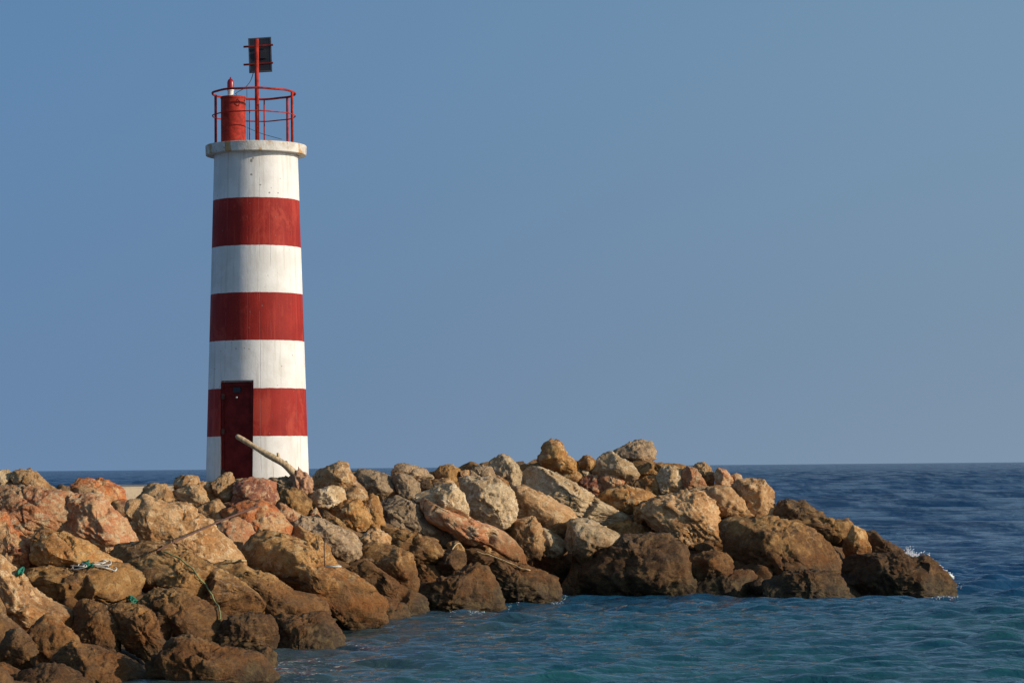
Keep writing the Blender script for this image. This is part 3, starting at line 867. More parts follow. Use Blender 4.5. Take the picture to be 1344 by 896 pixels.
def shaft_mat():
    mt, nt, bs = new_mat('striped_paint')
    b = NB(nt)
    tc = b.n('ShaderNodeTexCoord')
    v = tc.outputs['Object']
    sep = b.n('ShaderNodeSeparateXYZ')
    nt.links.new(v, sep.inputs[0])
    z = b.math('ADD', sep.outputs['Z'], b.math('MULTIPLY', b.math('SUBTRACT', b.noise(v, 7, 4, .6), .5), .022))
    red = None
    for lo, hi in ((bands[0], bands[1]), (bands[2], bands[3]), (bands[4], bands[5])):
        m_ = b.math('MULTIPLY', b.math('GREATER_THAN', z, lo), b.math('LESS_THAN', z, hi))
        red = m_ if red is None else b.math('ADD', red, m_)
    st = b.mapping(v, (7, 7, .22))
    streak = b.noise(st, 1.6, 6, .65)
    streak2 = b.noise(b.mapping(v, (22, 22, .5)), 1.0, 4, .6)
    pat = b.noise(v, 2.3, 5, .6)
    white = b.mix(b.rng(pat, .38, .65), (.80, .775, .72), (.70, .67, .61))
    white = b.mix(b.math('MULTIPLY', b.rng(streak, .50, .68), .42), white, (.46, .42, .35))
    redc = b.mix(b.rng(pat, .35, .66), (.315, .022, .014), (.25, .016, .011))
    redc = b.mix(b.math('MULTIPLY', b.rng(streak, .50, .70), .55), redc, (.42, .055, .036))
    redc = b.mix(b.math('MULTIPLY', b.rng(streak2, .52, .68), .55), redc, (.22, .016, .012))
    fadep = b.noise(b.mapping(v, (1.2, 1.2, .6)), 1.7, 6, .7, .6)
    redc = b.mix(b.math('MULTIPLY', b.rng(fadep, .50, .62), .5), redc, (.45, .065, .038))
    col = b.mix(red, white, redc)
    # flaked spots where grey render shows
    sp = b.voro(v, 5.5)
    gate = b.rng(b.noise(v, 1.4, 3, .6), .44, .54)
    chip = b.math('MULTIPLY', b.rng(sp, .085, .055), gate)
    sp2 = b.voro(b.mapping(v, (1, 1, 1)), 17)
    chip2 = b.math('MULTIPLY', b.rng(sp2, .10, .06), b.rng(b.noise(v, 3.1, 3, .6), .49, .60))
    chips = b.math('MAXIMUM', chip, chip2)
    ang0 = b.math('ARCTAN2', sep.outputs['X'], b.math('MULTIPLY', sep.outputs['Y'], -1.0))
    jag = b.math('MULTIPLY', b.math('SUBTRACT', b.noise(v, 26, 4, .7), .5), .11)
    for ca, cz, w_, h_ in ((-.02, zt(210), .028, .035), (-.02, zt(228.5), .024, .022), (.19, zt(242), .018, .014), (.40, zt(252), .02, .018), (.62, zt(252), .016, .012), (.02, zt(207), .02, .02)):
        ea = b.math('DIVIDE', b.math('MULTIPLY', b.math('SUBTRACT', ang0, ca), .83), w_)
        ez = b.math('DIVIDE', b.math('SUBTRACT', sep.outputs['Z'], cz), h_)
        rr2 = b.math('ADD', b.math('MULTIPLY', ea, ea), b.math('MULTIPLY', ez, ez))
        chips = b.math('MAXIMUM', chips, b.rng(b.math('ADD', rr2, b.math('MULTIPLY', jag, 14)), 1.1, .7))
    col = b.mix(b.math('MULTIPLY', chips, .75), col, (.17, .155, .14))
    # hairline vertical cracks of the precast rings
    ang = b.math('ARCTAN2', sep.outputs['X'], b.math('MULTIPLY', sep.outputs['Y'], -1.0))
    ang = b.math('ADD', ang, b.math('MULTIPLY', b.math('SUBTRACT', b.noise(b.mapping(v, (0, 0, 1)), 4, 4, .6), .5), .03))
    cr = None
    for a0 in (-.10, .16, .40, 1.0, -.62):
        d_ = b.math('ABSOLUTE', b.math('SUBTRACT', ang, a0))
        m_ = b.rng(d_, .009, .003)
        cr = m_ if cr is None else b.math('MAXIMUM', cr, m_)
    cr = b.math('MULTIPLY', cr, b.rng(b.noise(b.mapping(v, (3, 3, 1.2)), 1.1, 3, .6), .46, .54))
    col = b.mix(b.math('MULTIPLY', cr, .30), col, (.20, .17, .15))
    # splash dirt at the foot
    foot = b.math('MULTIPLY', b.rng(b.math('ADD', sep.outputs['Z'], b.math('MULTIPLY', pat, .5)), .55, .15), .35)
    col = b.mix(foot, col, (.40, .33, .24))
    nt.links.new(col, bs.inputs['Base Color'])
    bs.inputs['Roughness'].default_value = .7
    bs.inputs['Specular IOR Level'].default_value = .2
    h = b.math('ADD', b.math('MULTIPLY', b.noise(v, 30, 4, .6), .4), b.math('MULTIPLY', b.noise(v, 3, 3, .5), 1.0))
    h = b.math('SUBTRACT', h, b.math('MULTIPLY', b.math('MAXIMUM', chips, cr), .5))
    nt.links.new(b.bump(h, .35, .02), bs.inputs['Normal'])
    return mt


M_shaft = shaft_mat()
prof = [(0.001, -.25), (R0 + .01, -.25)]
NZ = 40
for k in range(NZ + 1):
    z = (Z_SLAB0 + .01) * k / NZ
    prof.append((R0 + (R1 - R0) * z / Z_SLAB0, z))
prof.append((0.001, Z_SLAB0 + .01))
shaft = lathe('shaft', prof, M_shaft, None, seg=128)
# door recess cut into the shaft
DOOR_A = rad(-20.3)            # door axis, measured from the camera side towards +x
ax_n = Vector((math.sin(DOOR_A), -math.cos(DOOR_A), 0))
ax_t = Vector((math.cos(DOOR_A), math.sin(DOOR_A), 0))
door_w, door_h = .685, zt(498.5)
bm = bmesh.new()
rotm = Matrix((ax_t, -ax_n, Vector((0, 0, 1)))).transposed()
box_verts(bm, ax_n * 1.10 + Vector((0, 0, door_h / 2 - .15)), (door_w, .62, door_h + .30), rotm)
cut = bm_obj('cutter', bm, M_shaft)
md = shaft.modifiers.new('cut', 'BOOLEAN')
md.object = cut
md.operation = 'DIFFERENCE'
md.solver = 'EXACT'
bpy.context.view_layer.update()
dg = bpy.context.evaluated_depsgraph_get()
nm = bpy.data.meshes.new_from_object(shaft.evaluated_get(dg))
shaft.modifiers.clear()
shaft.data = nm
bpy.data.objects.remove(cut, do_unlink=True)
shaft.parent = lh
sharp(shaft, 30)

M_door = paint('door_red', (.14, .014, .012), .75, .35, .12, .1, scale=5)
M_red = paint('railing_red', (.40, .034, .020), .7, .4, .15, .1, scale=9, dirt=(.20, .06, .03))
M_metal = paint('weathered_metal', (.45, .44, .42), .4, .2, .5, metal=.6)
M_black = paint('panel_back', (.018, .018, .022), .45, .3, .5)
M_cable = paint('cable_black', (.02, .02, .02), .6, .2)

bm = bmesh.new()
dn = .80                         # door plane distance from the axis
box_verts(bm, ax_n * (dn + .02) + Vector((0, 0, door_h / 2 - .02)), (door_w - .012, .05, door_h - .02), rotm)
door = bm_obj('door', bm, M_door, lh, .004)
for sz in (.30, .70):            # pressed panels
    pass
bm = bmesh.new()
for sgn in (-1, 1):
    box_verts(bm, ax_n * (dn + .055) + ax_t * sgn * (door_w / 2 - .035) + Vector((0, 0, door_h / 2 - .02)), (.05, .022, door_h - .05), rotm)
for zz_ in (.06, door_h * .5, door_h - .08):
    box_verts(bm, ax_n * (dn + .053) + Vector((0, 0, zz_)), (door_w - .13, .018, .06), rotm)
bm_obj('door_frame', bm, M_door, door, .003)
M_iron = paint('rusty_iron', (.10, .04, .025), .8, .4)
for zz_ in (.28, door_h * .52, door_h - .30):
    bm = bmesh.new()
    box_verts(bm, ax_n * (dn + .075) - ax_t * (door_w / 2 - .05) + Vector((0, 0, zz_)), (.06, .03, .10), rotm)
    bm_obj('hinge', bm, M_iron, door, .003)
bm = bmesh.new()
box_verts(bm, ax_n * (dn + .06) + Vector((0, 0, zt(511))), (.15, .025, .10), rotm)
bm_obj('door_vent', bm, M_black, door, .003)
bm = bmesh.new()
bmesh.ops.create_uvsphere(bm, u_segments=12, v_segments=8, radius=.022, matrix=Matrix.Translation(ax_n * (dn + .085) + Vector((0, 0, zt(521)))))
bm_obj('door_handle', bm, M_metal, door, smooth=True)

# gallery slab
def slab_mat():
    mt, nt, bs = new_mat('weathered_slab')
    b = NB(nt)
    v = b.n('ShaderNodeTexCoord').outputs['Object']
    c = b.mix(b.rng(b.noise(v, 4, 6, .65), .36, .66), (.72, .68, .60), (.52, .47, .39))
    c = b.mix(b.math('MULTIPLY', b.rng(b.noise(b.mapping(v, (1, 1, .4)), 4.2, 4, .6), .53, .62), .85), c, (.46, .24, .06))
    c = b.mix(b.math('MULTIPLY', b.rng(b.noise(v, 13, 4, .6), .62, .70), .7), c, (.16, .12, .09))
    nt.links.new(c, bs.inputs['Base Color'])
    bs.inputs['Roughness'].default_value = .8
    nt.links.new(b.bump(b.noise(v, 22, 5, .65), .5, .02), bs.inputs['Normal'])
    return mt


rs = .962
sl = lathe('gallery_slab', [(.001, Z_SLAB0), (rs - .008, Z_SLAB0), (rs, Z_SLAB0 + .008), (rs + .006, Z_SLAB1 - .010), (rs - .004, Z_SLAB1), (.001, Z_SLAB1 + .012)], slab_mat(), lh, seg=96)
sharp(sl, 40)
GZ = Z_SLAB1

# railing
RR = .792
ring_top, ring_mid = zt(123, DT), zt(152.5, DT)
OFFX = -.035


def ring(name, z_, rt_, parent):
    n_ = 72
    pts = [(OFFX + RR * math.sin(2 * math.pi * k / n_), -RR * math.cos(2 * math.pi * k / n_), z_ + .004 * math.sin(k * .7)) for k in range(n_)]
    V, F = [], []
    sg = 8
    for k, p in enumerate(pts):
        a = 2 * math.pi * k / n_
        er = Vector((math.sin(a), -math.cos(a), 0))
        for j in range(sg):
            an = 2 * math.pi * j / sg
            V.append(Vector(p) + er * rt_ * math.cos(an) + Vector((0, 0, rt_ * math.sin(an))))
    for k in range(n_):
        for j in range(sg):
            F.append([k * sg + j, ((k + 1) % n_) * sg + j, ((k + 1) % n_) * sg + (j + 1) % sg, k * sg + (j + 1) % sg])
    return mesh_obj(name, V, F, M_red, parent)


rail = ring('handrail', ring_top, .022, lh)
ring('mid_rail', ring_mid, .012, lh)
for a_, rad_ in ((-106, .026), (72, .027), (131, .025), (171, .013), (192, .012)):
    a_ = rad(a_)
    p = Vector((OFFX + RR * math.sin(a_), -RR * math.cos(a_), 0))
    tube('railing_post', [p + Vector((0, 0, GZ - .01)), p + Vector((0, 0, ring_top))], rad_, M_red, lh, seg=10)
    bm = bmesh.new()

# lamp pedestal and lantern
PXc = (310.5 - 338) / FPX * DT
PY = -.30
zp1 = zt(127, DT - .3)
ped = lathe('lantern_pedestal', [(.001, GZ), (.238, GZ), (.238, zp1 - .04), (.246, zp1 - .04), (.246, zp1 - .006), (.235, zp1), (.001, zp1 + .008)], M_red, lh, seg=40, loc=(PXc, PY, 0))
sharp(ped, 40)
lx = (307 - 338) / FPX * DT
zl0, zl1, zl2 = zp1, zt(117.5, DT - .3), zt(101, DT - .3)
hb = zl1 - zl0
lb = lathe('lantern_base', [(.001, zl0), (.078, zl0), (.078, zl0 + .02), (.058, zl0 + .03), (.058, zl0 + hb * .75), (.066, zl0 + hb * .8), (.066, zl1), (.001, zl1)], paint('lantern_white', (.72, .70, .64), .4, .15), lh, seg=24, loc=(lx, PY, 0))
sharp(lb, 40)
mt, nt, bs = new_mat('red_glass')
bs.inputs['Base Color'].default_value = (.35, .012, .018, 1)
bs.inputs['Roughness'].default_value = .35
bs.inputs['Transmission Weight'].default_value = .15
hl = zl2 - zl1
lathe('lantern_lens', [(.001, zl1), (.062, zl1), (.066, zl1 + hl * .15), (.066, zl1 + hl * .55), (.055, zl1 + hl * .72), (.035, zl1 + hl * .82), (.016, zl1 + hl * .87), (.012, zl2), (.001, zl2)], mt, lb, seg=24)

# mast with solar panel (seen from the back)
mast_x = (339 - 338) / FPX * DT + .015
mz = zt(52, DT)
mast = tube('mast', [(mast_x, -.05, GZ), (mast_x - .004, -.05, mz)], .041, M_red, lh, seg=16)
bm = bmesh.new()
box_verts(bm, (mast_x, -.05, GZ + .012), (.20, .20, .02))
bm_obj('mast_foot', bm, M_red, mast, .003)
def T(px, py, dy=0.0):
    p = P(px, py, DT + dy)
    return Vector((p.x - TX, dy, p.z - TZ0))
pc = T(341.5, 72.5, .10)
pu = (T(341, 50, .16) - T(342.5, 95, .02))
pr = (T(357, 72, .08) - T(327, 72, .10))
pw, ph = pr.length, pu.length
pu.normalize()
pr = (pr - pu * pr.dot(pu)).normalized()
pn = pr.cross(pu)
prot = Matrix((pr, pu, pn)).transposed()
bm = bmesh.new()
box_verts(bm, pc, (pw - .03, ph - .03, .02), prot)
pan = bm_obj('solar_panel', bm, M_black, mast)
bm = bmesh.new()
for sgn in (-1, 1):
    box_verts(bm, pc + pu * sgn * (ph / 2 - .0125), (pw, .025, .034), prot)
    box_verts(bm, pc + pr * sgn * (pw / 2 - .0125), (.025, ph - .05, .034), prot)
bm_obj('panel_frame', bm, paint('panel_frame_grey', (.10, .10, .11), .4, .2, metal=.5), pan)
M_brk = paint('bracket_red', (.20, .022, .016), .7, .4, .15)
for y_ in (60.5, 84):
    a_, e_ = T(319.5, y_ + .5, .05), T(358.5, y_ - .5, .05)
    bm = bmesh.new()
    box_verts(bm, (a_ + e_) / 2, ((e_ - a_).length, .03, .032), Matrix((pr, -pn, pu)).transposed())
    bm_obj('panel_bracket', bm, M_brk, mast, .003)
bm = bmesh.new()
box_verts(bm, T(345, 72, .055), (.12, .05, .16))
bm_obj('junction_box', bm, M_black, mast, .006)
cab = smooth_path([T(333, 94, .03), T(329, 106, -.1), T(322, 115, -.2), T(312, 121, -.3), T(309, 123.5, -.36)], 6)
tube('power_cable', cab, .008, M_cable, lh, seg=6)
cab = smooth_path([T(310, 124, -.37), T(313, 132, -.55), T(319.5, 136.5, -.54), T(321, 131, -.52)], 6)
tube('power_cable', cab, .007, M_cable, lh, seg=6)
tube('guy_wire', [T(324, 116, .5), T(324.5, 183, .45)], .005, M_cable, lh, seg=6)
tube('guy_wire', smooth_path([T(325, 168, .2), T(345, 176, .3), T(370, 183, .3)], 5), .005, M_cable, lh, seg=6)

# ------------------------------------------------------------------ concrete quay behind the rocks
def conc_mat():
    mt, nt, bs = new_mat('quay_concrete')
    b = NB(nt)
    v = b.n('ShaderNodeTexCoord').outputs['Object']
    c = b.mix(b.rng(b.noise(v, 1.6, 6, .65), .36, .66), (.46, .36, .24), (.34, .26, .17))
    c = b.mix(b.math('MULTIPLY', b.rng(b.noise(v, 9, 5, .65), .58, .68), .5), c, (.20, .15, .10))
    nt.links.new(c, bs.inputs['Base Color'])
    bs.inputs['Roughness'].default_value = .9
    nt.links.new(b.bump(b.noise(v, 18, 5, .65), .5, .02), bs.inputs['Normal'])
    return mt


qp = [P(95, 640, 46.5), P(225, 640, 48.3), P(430, 640, 49.0), P(450, 640, 54), P(100, 640, 55)]
bm = bmesh.new()
ztop = 2.10
lo = [bm.verts.new((p.x, p.y, .9)) for p in qp]
hi = [bm.verts.new((p.x, p.y, ztop)) for p in qp]
bm.faces.new(lo[::-1])
bm.faces.new(hi)
for i in range(5):
    bm.faces.new((lo[i], lo[(i + 1) % 5], hi[(i + 1) % 5], hi[i]))
q = bm_obj('quay', bm, conc_mat(), bevel=.02)
tag(q, kind='structure')

# ------------------------------------------------------------------ driftwood, sticks, ropes
def wood(name, c1, c2, sc=(30, 30, 3)):
    mt, nt, bs = new_mat(name)
    b = NB(nt)
    v = b.n('ShaderNodeTexCoord').outputs['Object']
    n1 = b.noise(b.mapping(v, sc, (0, rad(55), 0)), 1.0, 5, .65)
    c = b.mix(b.rng(n1, .38, .64), c1, c2)
    c = b.mix(b.math('MULTIPLY', b.rng(b.noise(v, 14, 4, .6), .60, .68), .7), c, tuple(x * .35 for x in c2))
    nt.links.new(c, bs.inputs['Base Color'])
    bs.inputs['Roughness'].default_value = .85
    nt.links.new(b.bump(n1, .5, .01), bs.inputs['Normal'])
    return mt


M_drift = wood('bleached_wood', (.60, .45, .27), (.38, .25, .125))
M_root = wood('root_wood', (.44, .25, .13), (.30, .14, .075), (14, 14, 14))
M_stick = wood('rusty_wood', (.15, .065, .035), (.09, .04, .025))
M_straw = wood('straw', (.55, .40, .20), (.40, .26, .12))
root = on_rock(391, 640, .0)
DL = min(root.y, 49.4)
dlog = bpy.data.objects.new('driftwood_log', None)
COL.objects.link(dlog)
dlog.location = P(392, 640, DL)
tag(dlog, 'bleached bent driftwood log with a knotty root end leaning in front of the lighthouse door', 'driftwood')
org = dlog.location.copy()
lp = [(309.5, 571.5, 0), (320, 577.5, .02), (333, 585.5, .05), (347, 594, .08), (359, 600.5, .1), (371, 607.5, .1), (380, 615, .08), (388, 623.5, .03), (394, 632, 0)]
path = smooth_path([P(x, y, DL - d_ - .05) for x, y, d_ in lp], 6)
n_ = len(path)
rads = []
for i in range(n_):
    t = i / (n_ - 1)
    rads.append((.040 + .034 * t + .012 * math.sin(t * 17) * .35) * (1 if i else .55))
tube('trunk', [p - org for p in path], rads, M_drift, dlog, seg=14, wob=.04)
for (x, y, x2, y2, r_) in ((366, 602.5, 364.5, 594, .026), (378, 611, 375.5, 604.5, .022)):
    a_, e_ = P(x, y, DL - .14), P(x2, y2, DL - .16)
    tube('branch_stub', [a_ - org, (a_ + e_) / 2 - org, e_ - org], [r_ * 1.2, r_, r_ * .8], M_drift, dlog, seg=8)
dirs, faces = ICO[5]
d_ = 1 + .20 * ridged(dirs * 1.8 + 4, 4, 77) + .12 * fbm(dirs * 5, 3, 78)
cpx = np.array([.165, .16, .235])
V = dirs * cpx * d_[:, None]
cw = P(395, 636, DL - .05) - org
tilt = np.array(Matrix.Rotation(rad(-18), 3, 'Y'))
V = V @ tilt.T + np.array(cw[:])
mesh_obj('root_end', V, faces, M_root, dlog)

sp = [on_rock(x, y, .05) for x, y in ((206, 722), (225, 713))] + [on_rock(342, 662, .05)]
e0, e1 = on_rock(206, 722, .04), on_rock(338, 664, .06)
fr = []
for k in range(12):
    t = k / 11
    p = e0.lerp(e1, t)
    fr.append(p)
# keep the straight stick just clear of the boulders
push = 0
for k in range(12):
    t = k / 11
    px, py = 206 + (338 - 206) * t, 722 + (664 - 722) * t - 3 * math.sin(t * math.pi)
    h_ = on_rock(px, py, 0)
    pp = e0.lerp(e1, t)
    push = max(push, pp.y - h_.y)
sd = []
for k in range(12):
    t = k / 11
    px, py = 206 + (338 - 206) * t, 722 + (664 - 722) * t - 2.0 * math.sin(t * math.pi)
    sd.append(P(px, py, (e0.y + (e1.y - e0.y) * t) - push - .03))
o = tube('stick', sd, [.011 + .007 * k / 11 for k in range(12)], M_stick, seg=8, wob=.08, loc=sd[0])
tag(o, 'long thin rusty brown stick slanting across the boulders left of the lighthouse', 'stick')


def rope_path(pix, lift, n=5):
    pp = smooth_path([(x, y, 0) for x, y in pix], 4)
    pts = [on_rock(p.x, p.y, lift) for p in pp]
    for _ in range(2):                       # let the cord span small hollows
        for i in range(1, len(pts) - 1):
            mid = (pts[i - 1] + pts[i + 1]) / 2
            if mid.y < pts[i].y:
                pts[i] = pts[i].lerp(mid, .8)
    return smooth_path(pts, 3)


M_green = paint('rope_green', (.015, .17, .10), .7, .4, scale=20)
M_white = paint('rope_white', (.62, .60, .52), .8, .2, scale=20)
M_lime = paint('rope_pale_green', (.22, .25, .10), .8, .3, scale=12)
rp = rope_path([(216, 725), (226, 730), (240, 738), (252, 748), (263, 760), (273, 772), (280, 785), (285, 798), (287, 808), (287.5, 817)], .035)
o = tube('rope', rp, .011, M_lime, seg=8, loc=rp[0])
tag(o, 'thin pale green rope trailing down the big rounded brown boulder', 'rope')


def tangle(name, cx, cy, w, h, nloop, mat, thick, seed):
    rnd = random.Random(seed)
    pix = [(cx + rnd.uniform(-w, w), cy + rnd.uniform(-h, h)) for k in range(nloop)]
    pp = smooth_path([on_rock(x, y, rnd.uniform(.03, .08)) for x, y in pix], 6)
    return pp, thick


tr = bpy.data.objects.new('rope_tangle', None)
COL.objects.link(tr)
tr.location = on_rock(122, 748, 0)
tag(tr, 'tangle of green netting and white cord lying on the pitted brown boulder', 'rope')
for nm_, cx, cy, w, h, nl, mt_, th_, sd_ in (('netting', 112, 743, 9, 3.2, 34, M_green, .013, 3), ('cord', 104, 746, 9, 2.2, 12, M_white, .008, 4), ('cord', 132, 744, 11, 3.5, 13, M_white, .008, 5)):
    pp, th_ = tangle(nm_, cx, cy, w, h, nl, mt_, th_, sd_)
    tube(nm_, [p - tr.location for p in pp], th_, mt_, tr, seg=6)
pp = rope_path([(128, 745), (136, 747), (144, 748), (150, 750.5), (153, 748.5), (150, 746.5)], .03)
tube('cord', [p - tr.location for p in pp], .009, M_white, tr, seg=6)
for (cx, cy, w, h, lab, sd_) in ((171.5, 787, 5, 3.4, 'scrap of green netting caught in the gap right of the pitted brown boulder', 8), (25, 754, 4, 3, 'scrap of green netting caught behind the grainy tan slab at left', 9)):
    pp, th_ = tangle('net_scrap', cx, cy, w, h, 26, M_green, .012, sd_)
    o = tube('net_scrap', pp, .011, M_green, seg=6, loc=pp[0])
    tag(o, lab, 'netting', 'scraps of green netting')
# thin upright stick with a white crossbar
a_ = on_rock(427, 743, .03)
st = bpy.data.objects.new('crossbar_stick', None)
COL.objects.link(st)
st.location = a_
tag(st, 'thin dark upright stick with a short white crossbar at its foot', 'stick')
yy = a_.y
tube('rod', [P(426, 743, yy) - a_, P(425.5, 711, yy) - a_], .007, M_cable, st, seg=6)
tube('crossbar', [P(427, 743.2, yy - .02) - a_, P(448, 743, yy - .02) - a_], .014, M_white, st, seg=8)
pp = rope_path([(625, 725), (645, 730), (668, 740), (682, 745), (695, 750)], .03)
o = tube('reed', pp, .013, M_straw, seg=6, loc=pp[0])
tag(o, 'dry straw coloured reed lying along the long brown slab in the cove', 'reed')
pp = rope_path([(594, 722), (598, 716), (602, 713), (606, 719)], .03)
o = tube('twig', pp, .011, M_straw, seg=6, loc=pp[0])
tag(o, 'small bent pale twig on a tan stone above the cove', 'twig')
pp = rope_path([(304, 739.5), (312, 738), (320, 737.3)], .04)
o = tube('twig', pp, .016, M_straw, seg=6, loc=pp[0])
tag(o, 'short straight yellow twig at the dark left end of the biggest ochre boulder', 'twig')

# ------------------------------------------------------------------ sea
def water_mat():
    mt, nt, bs = new_mat('sea_water')
    b = NB(nt)
    geo = b.n('ShaderNodeNewGeometry')
    pos = geo.outputs['Position']
    sep = b.n('ShaderNodeSeparateXYZ')
    nt.links.new(pos, sep.inputs[0])
    X, Y = sep.outputs['X'], sep.outputs['Y']
    wob = b.noise(b.mapping(pos, (.05, .05, .05)), 1.0, 3, .5)
    # shallow sand near the beach (where the camera stands) to deep water offshore
    f = b.rng(b.math('ADD', Y, b.math('MULTIPLY', b.math('SUBTRACT', wob, .5), 14)), 30, 62)
    col = b.mix(f, SHALLOW, DEEP)
    patch = b.noise(b.mapping(pos, (.02, .006, 1)), 1.0, 6, .7)
    col = b.mix(b.math('MULTIPLY', b.rng(patch, .44, .58), .75), col, DEEP2)
    n1 = b.noise(b.mapping(pos, (1.0, 1.9, 1)), 3.2, 5, .6, .5)
    n2 = b.noise(b.mapping(pos, (.35, .9, 1)), .8, 5, .62, .4)
    n3 = b.noise(b.mapping(pos, (.40, .11, 1)), 1.0, 6, .65, .2)
    n4 = b.noise(b.mapping(pos, (.05, .012, 1)), 1.0, 4, .6)
    far = b.rng(Y, 60, 400)
    h = b.math('ADD', b.math('MULTIPLY', n1, .05), b.math('MULTIPLY', n2, b.math('ADD', .05, b.math('MULTIPLY', far, .35))))
    h = b.math('ADD', h, b.math('MULTIPLY', n3, b.math('MULTIPLY', far, b.math('ADD', .25, b.math('MULTIPLY', n4, 1.0)))))
    # submerged stones and sand showing through close to the mole
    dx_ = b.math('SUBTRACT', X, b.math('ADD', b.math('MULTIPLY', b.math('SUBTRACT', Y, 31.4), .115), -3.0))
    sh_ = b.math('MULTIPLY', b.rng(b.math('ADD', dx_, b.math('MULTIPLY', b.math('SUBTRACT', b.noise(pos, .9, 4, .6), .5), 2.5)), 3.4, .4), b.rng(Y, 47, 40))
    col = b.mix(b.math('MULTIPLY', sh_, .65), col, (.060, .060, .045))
    nrm = b.bump(h, 1.0, 1.0)
    # body light of the water under a Fresnel reflection; far out the unresolved chop turns its facets towards the sky overhead
    # and hides the mirror-like ones, so the mean reflectance falls
    nt.nodes.remove(bs)
    dif = b.n('ShaderNodeBsdfDiffuse')
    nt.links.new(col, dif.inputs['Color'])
    nt.links.new(nrm, dif.inputs['Normal'])
    glo = b.n('ShaderNodeBsdfGlossy')
    glo.inputs['Roughness'].default_value = .025
    nt.links.new(nrm, glo.inputs['Normal'])
    fr = b.n('ShaderNodeFresnel')
    fr.inputs['IOR'].default_value = 1.34
    nt.links.new(nrm, fr.inputs['Normal'])
    ms = b.n('ShaderNodeMixShader')
    # gusts roughen the surface in streaks
    gust = b.rng(b.noise(b.mapping(pos, (.30, .022, 1)), 1.0, 9, .78), .40, .60, .35, 1.75)
    gust = b.math('ADD', b.math('MULTIPLY', b.math('SUBTRACT', gust, 1.0), b.rng(Y, 45, 90)), 1.0)
    refl = b.math('MULTIPLY', fr.outputs[0], gust)
    nt.links.new(b.math('MULTIPLY', refl, b.math('ADD', b.rng(Y, 36, 130, SPEC, .58), b.rng(Y, 160, 1500, 0, .42))), ms.inputs[0])
    nt.links.new(dif.outputs[0], ms.inputs[1])
    nt.links.new(glo.outputs[0], ms.inputs[2])
    nt.links.new(ms.outputs[0], nt.nodes['Material Output'].inputs['Surface'])
    return mt


SHALLOW, DEEP, DEEP2, SPEC = (.014, .092, .100), (.009, .056, .135), (.005, .036, .095), 1.0


def build_sea():
    rs_ = [5.0]
    while rs_[-1] < 14:
        rs_.append(rs_[-1] * 1.03)
    for lim_, q_ in ((24, .0035), (62, .0019), (150, .0036), (900, .008), (30000, .02)):
        while rs_[-1] < lim_:
            rs_.append(rs_[-1] * (1 + q_))
    rs_ = np.array(rs_)
    th = np.radians(np.concatenate([np.linspace(-180, -26, 40)[:-1], np.linspace(-26, -13, 40)[:-1], np.linspace(-13, 13, 500), np.linspace(13, 26, 40)[1:], np.linspace(26, 180, 40)[1:]]))
    Rg, Tg = np.meshgrid(rs_, th, indexing='ij')
    X, Y = Rg * np.sin(Tg), Rg * np.cos(Tg)
    dr = np.gradient(rs_)[:, None] * np.ones_like(X)
    sp_ = np.maximum(dr, Rg * np.gradient(th)[None, :])
    Hh = np.zeros_like(X)
    r2 = np.random.default_rng(5)
    shelter = np.clip((Y - 20) / 40, .8, 1) * (1 + .15 * np.clip(X / 12, -1, 1))
    gust = .65 + .5 * (vnoise(np.stack([X.ravel() * .05, Y.ravel() * .03, 0 * X.ravel()], 1), 8).reshape(X.shape) + .3)
    for k in range(120):
        lam = .30 * (1.6 / .30) ** r2.random() if k < 80 else 1.6 * (8 / 1.6) ** r2.random() if k < 105 else 8 * 4 ** r2.random()
        ang = r2.normal(rad(264), .42 if k < 105 else .3)
        kx, ky = math.cos(ang) * 2 * math.pi / lam, math.sin(ang) * 2 * math.pi / lam
        s_ = .080 if .42 < lam < 1.2 else .045 if lam < 1.6 else (.013 if lam < 8 else .010)
        a_ = s_ * lam / (2 * math.pi)
        fade = np.clip((lam / sp_ - 3) / 3, 0, 1)
        ph_ = kx * X + ky * Y + r2.random() * 6.28
        w = np.sin(ph_)
        Hh += a_ * fade * (w - .30 * np.cos(2 * ph_)) * (gust if lam < 2 else 1)
    Hh *= shelter
    V = np.stack([X, Y, Hh], -1).reshape(-1, 3)
    nr, na = X.shape
    idx = np.arange(nr * na).reshape(nr, na)
    F = np.stack([idx[:-1, :-1], idx[:-1, 1:], idx[1:, 1:], idx[1:, :-1]], -1).reshape(-1, 4)
    me = bpy.data.meshes.new('sea')
    me.vertices.add(len(V))
    me.vertices.foreach_set('co', V.ravel())
    me.loops.add(F.size)
    me.loops.foreach_set('vertex_index', F.ravel().astype(np.int32))
    me.polygons.add(len(F))
    me.polygons.foreach_set('loop_start', np.arange(0, F.size, 4, dtype=np.int32))
    me.polygons.foreach_set('use_smooth', np.ones(len(F), dtype=bool))
    me.update()
    me.validate()
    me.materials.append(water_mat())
    ir = int(np.searchsorted(rs_, 64))
    ja, jb = 70, na - 70
    sub = idx[:ir, ja:jb]
    Vs = V[sub.ravel()]
    k_ = jb - ja
    ii = np.arange(ir * k_).reshape(ir, k_)
    Fs = np.stack([ii[:-1, :-1], ii[:-1, 1:], ii[1:, 1:], ii[1:, :-1]], -1).reshape(-1, 4)
    global SEA_BVH
    SEA_BVH = BVHTree.FromPolygons(Vs.tolist(), Fs.tolist())
    o = bpy.data.objects.new('sea', me)
    COL.objects.link(o)
    tag(o, kind='structure')


build_sea()

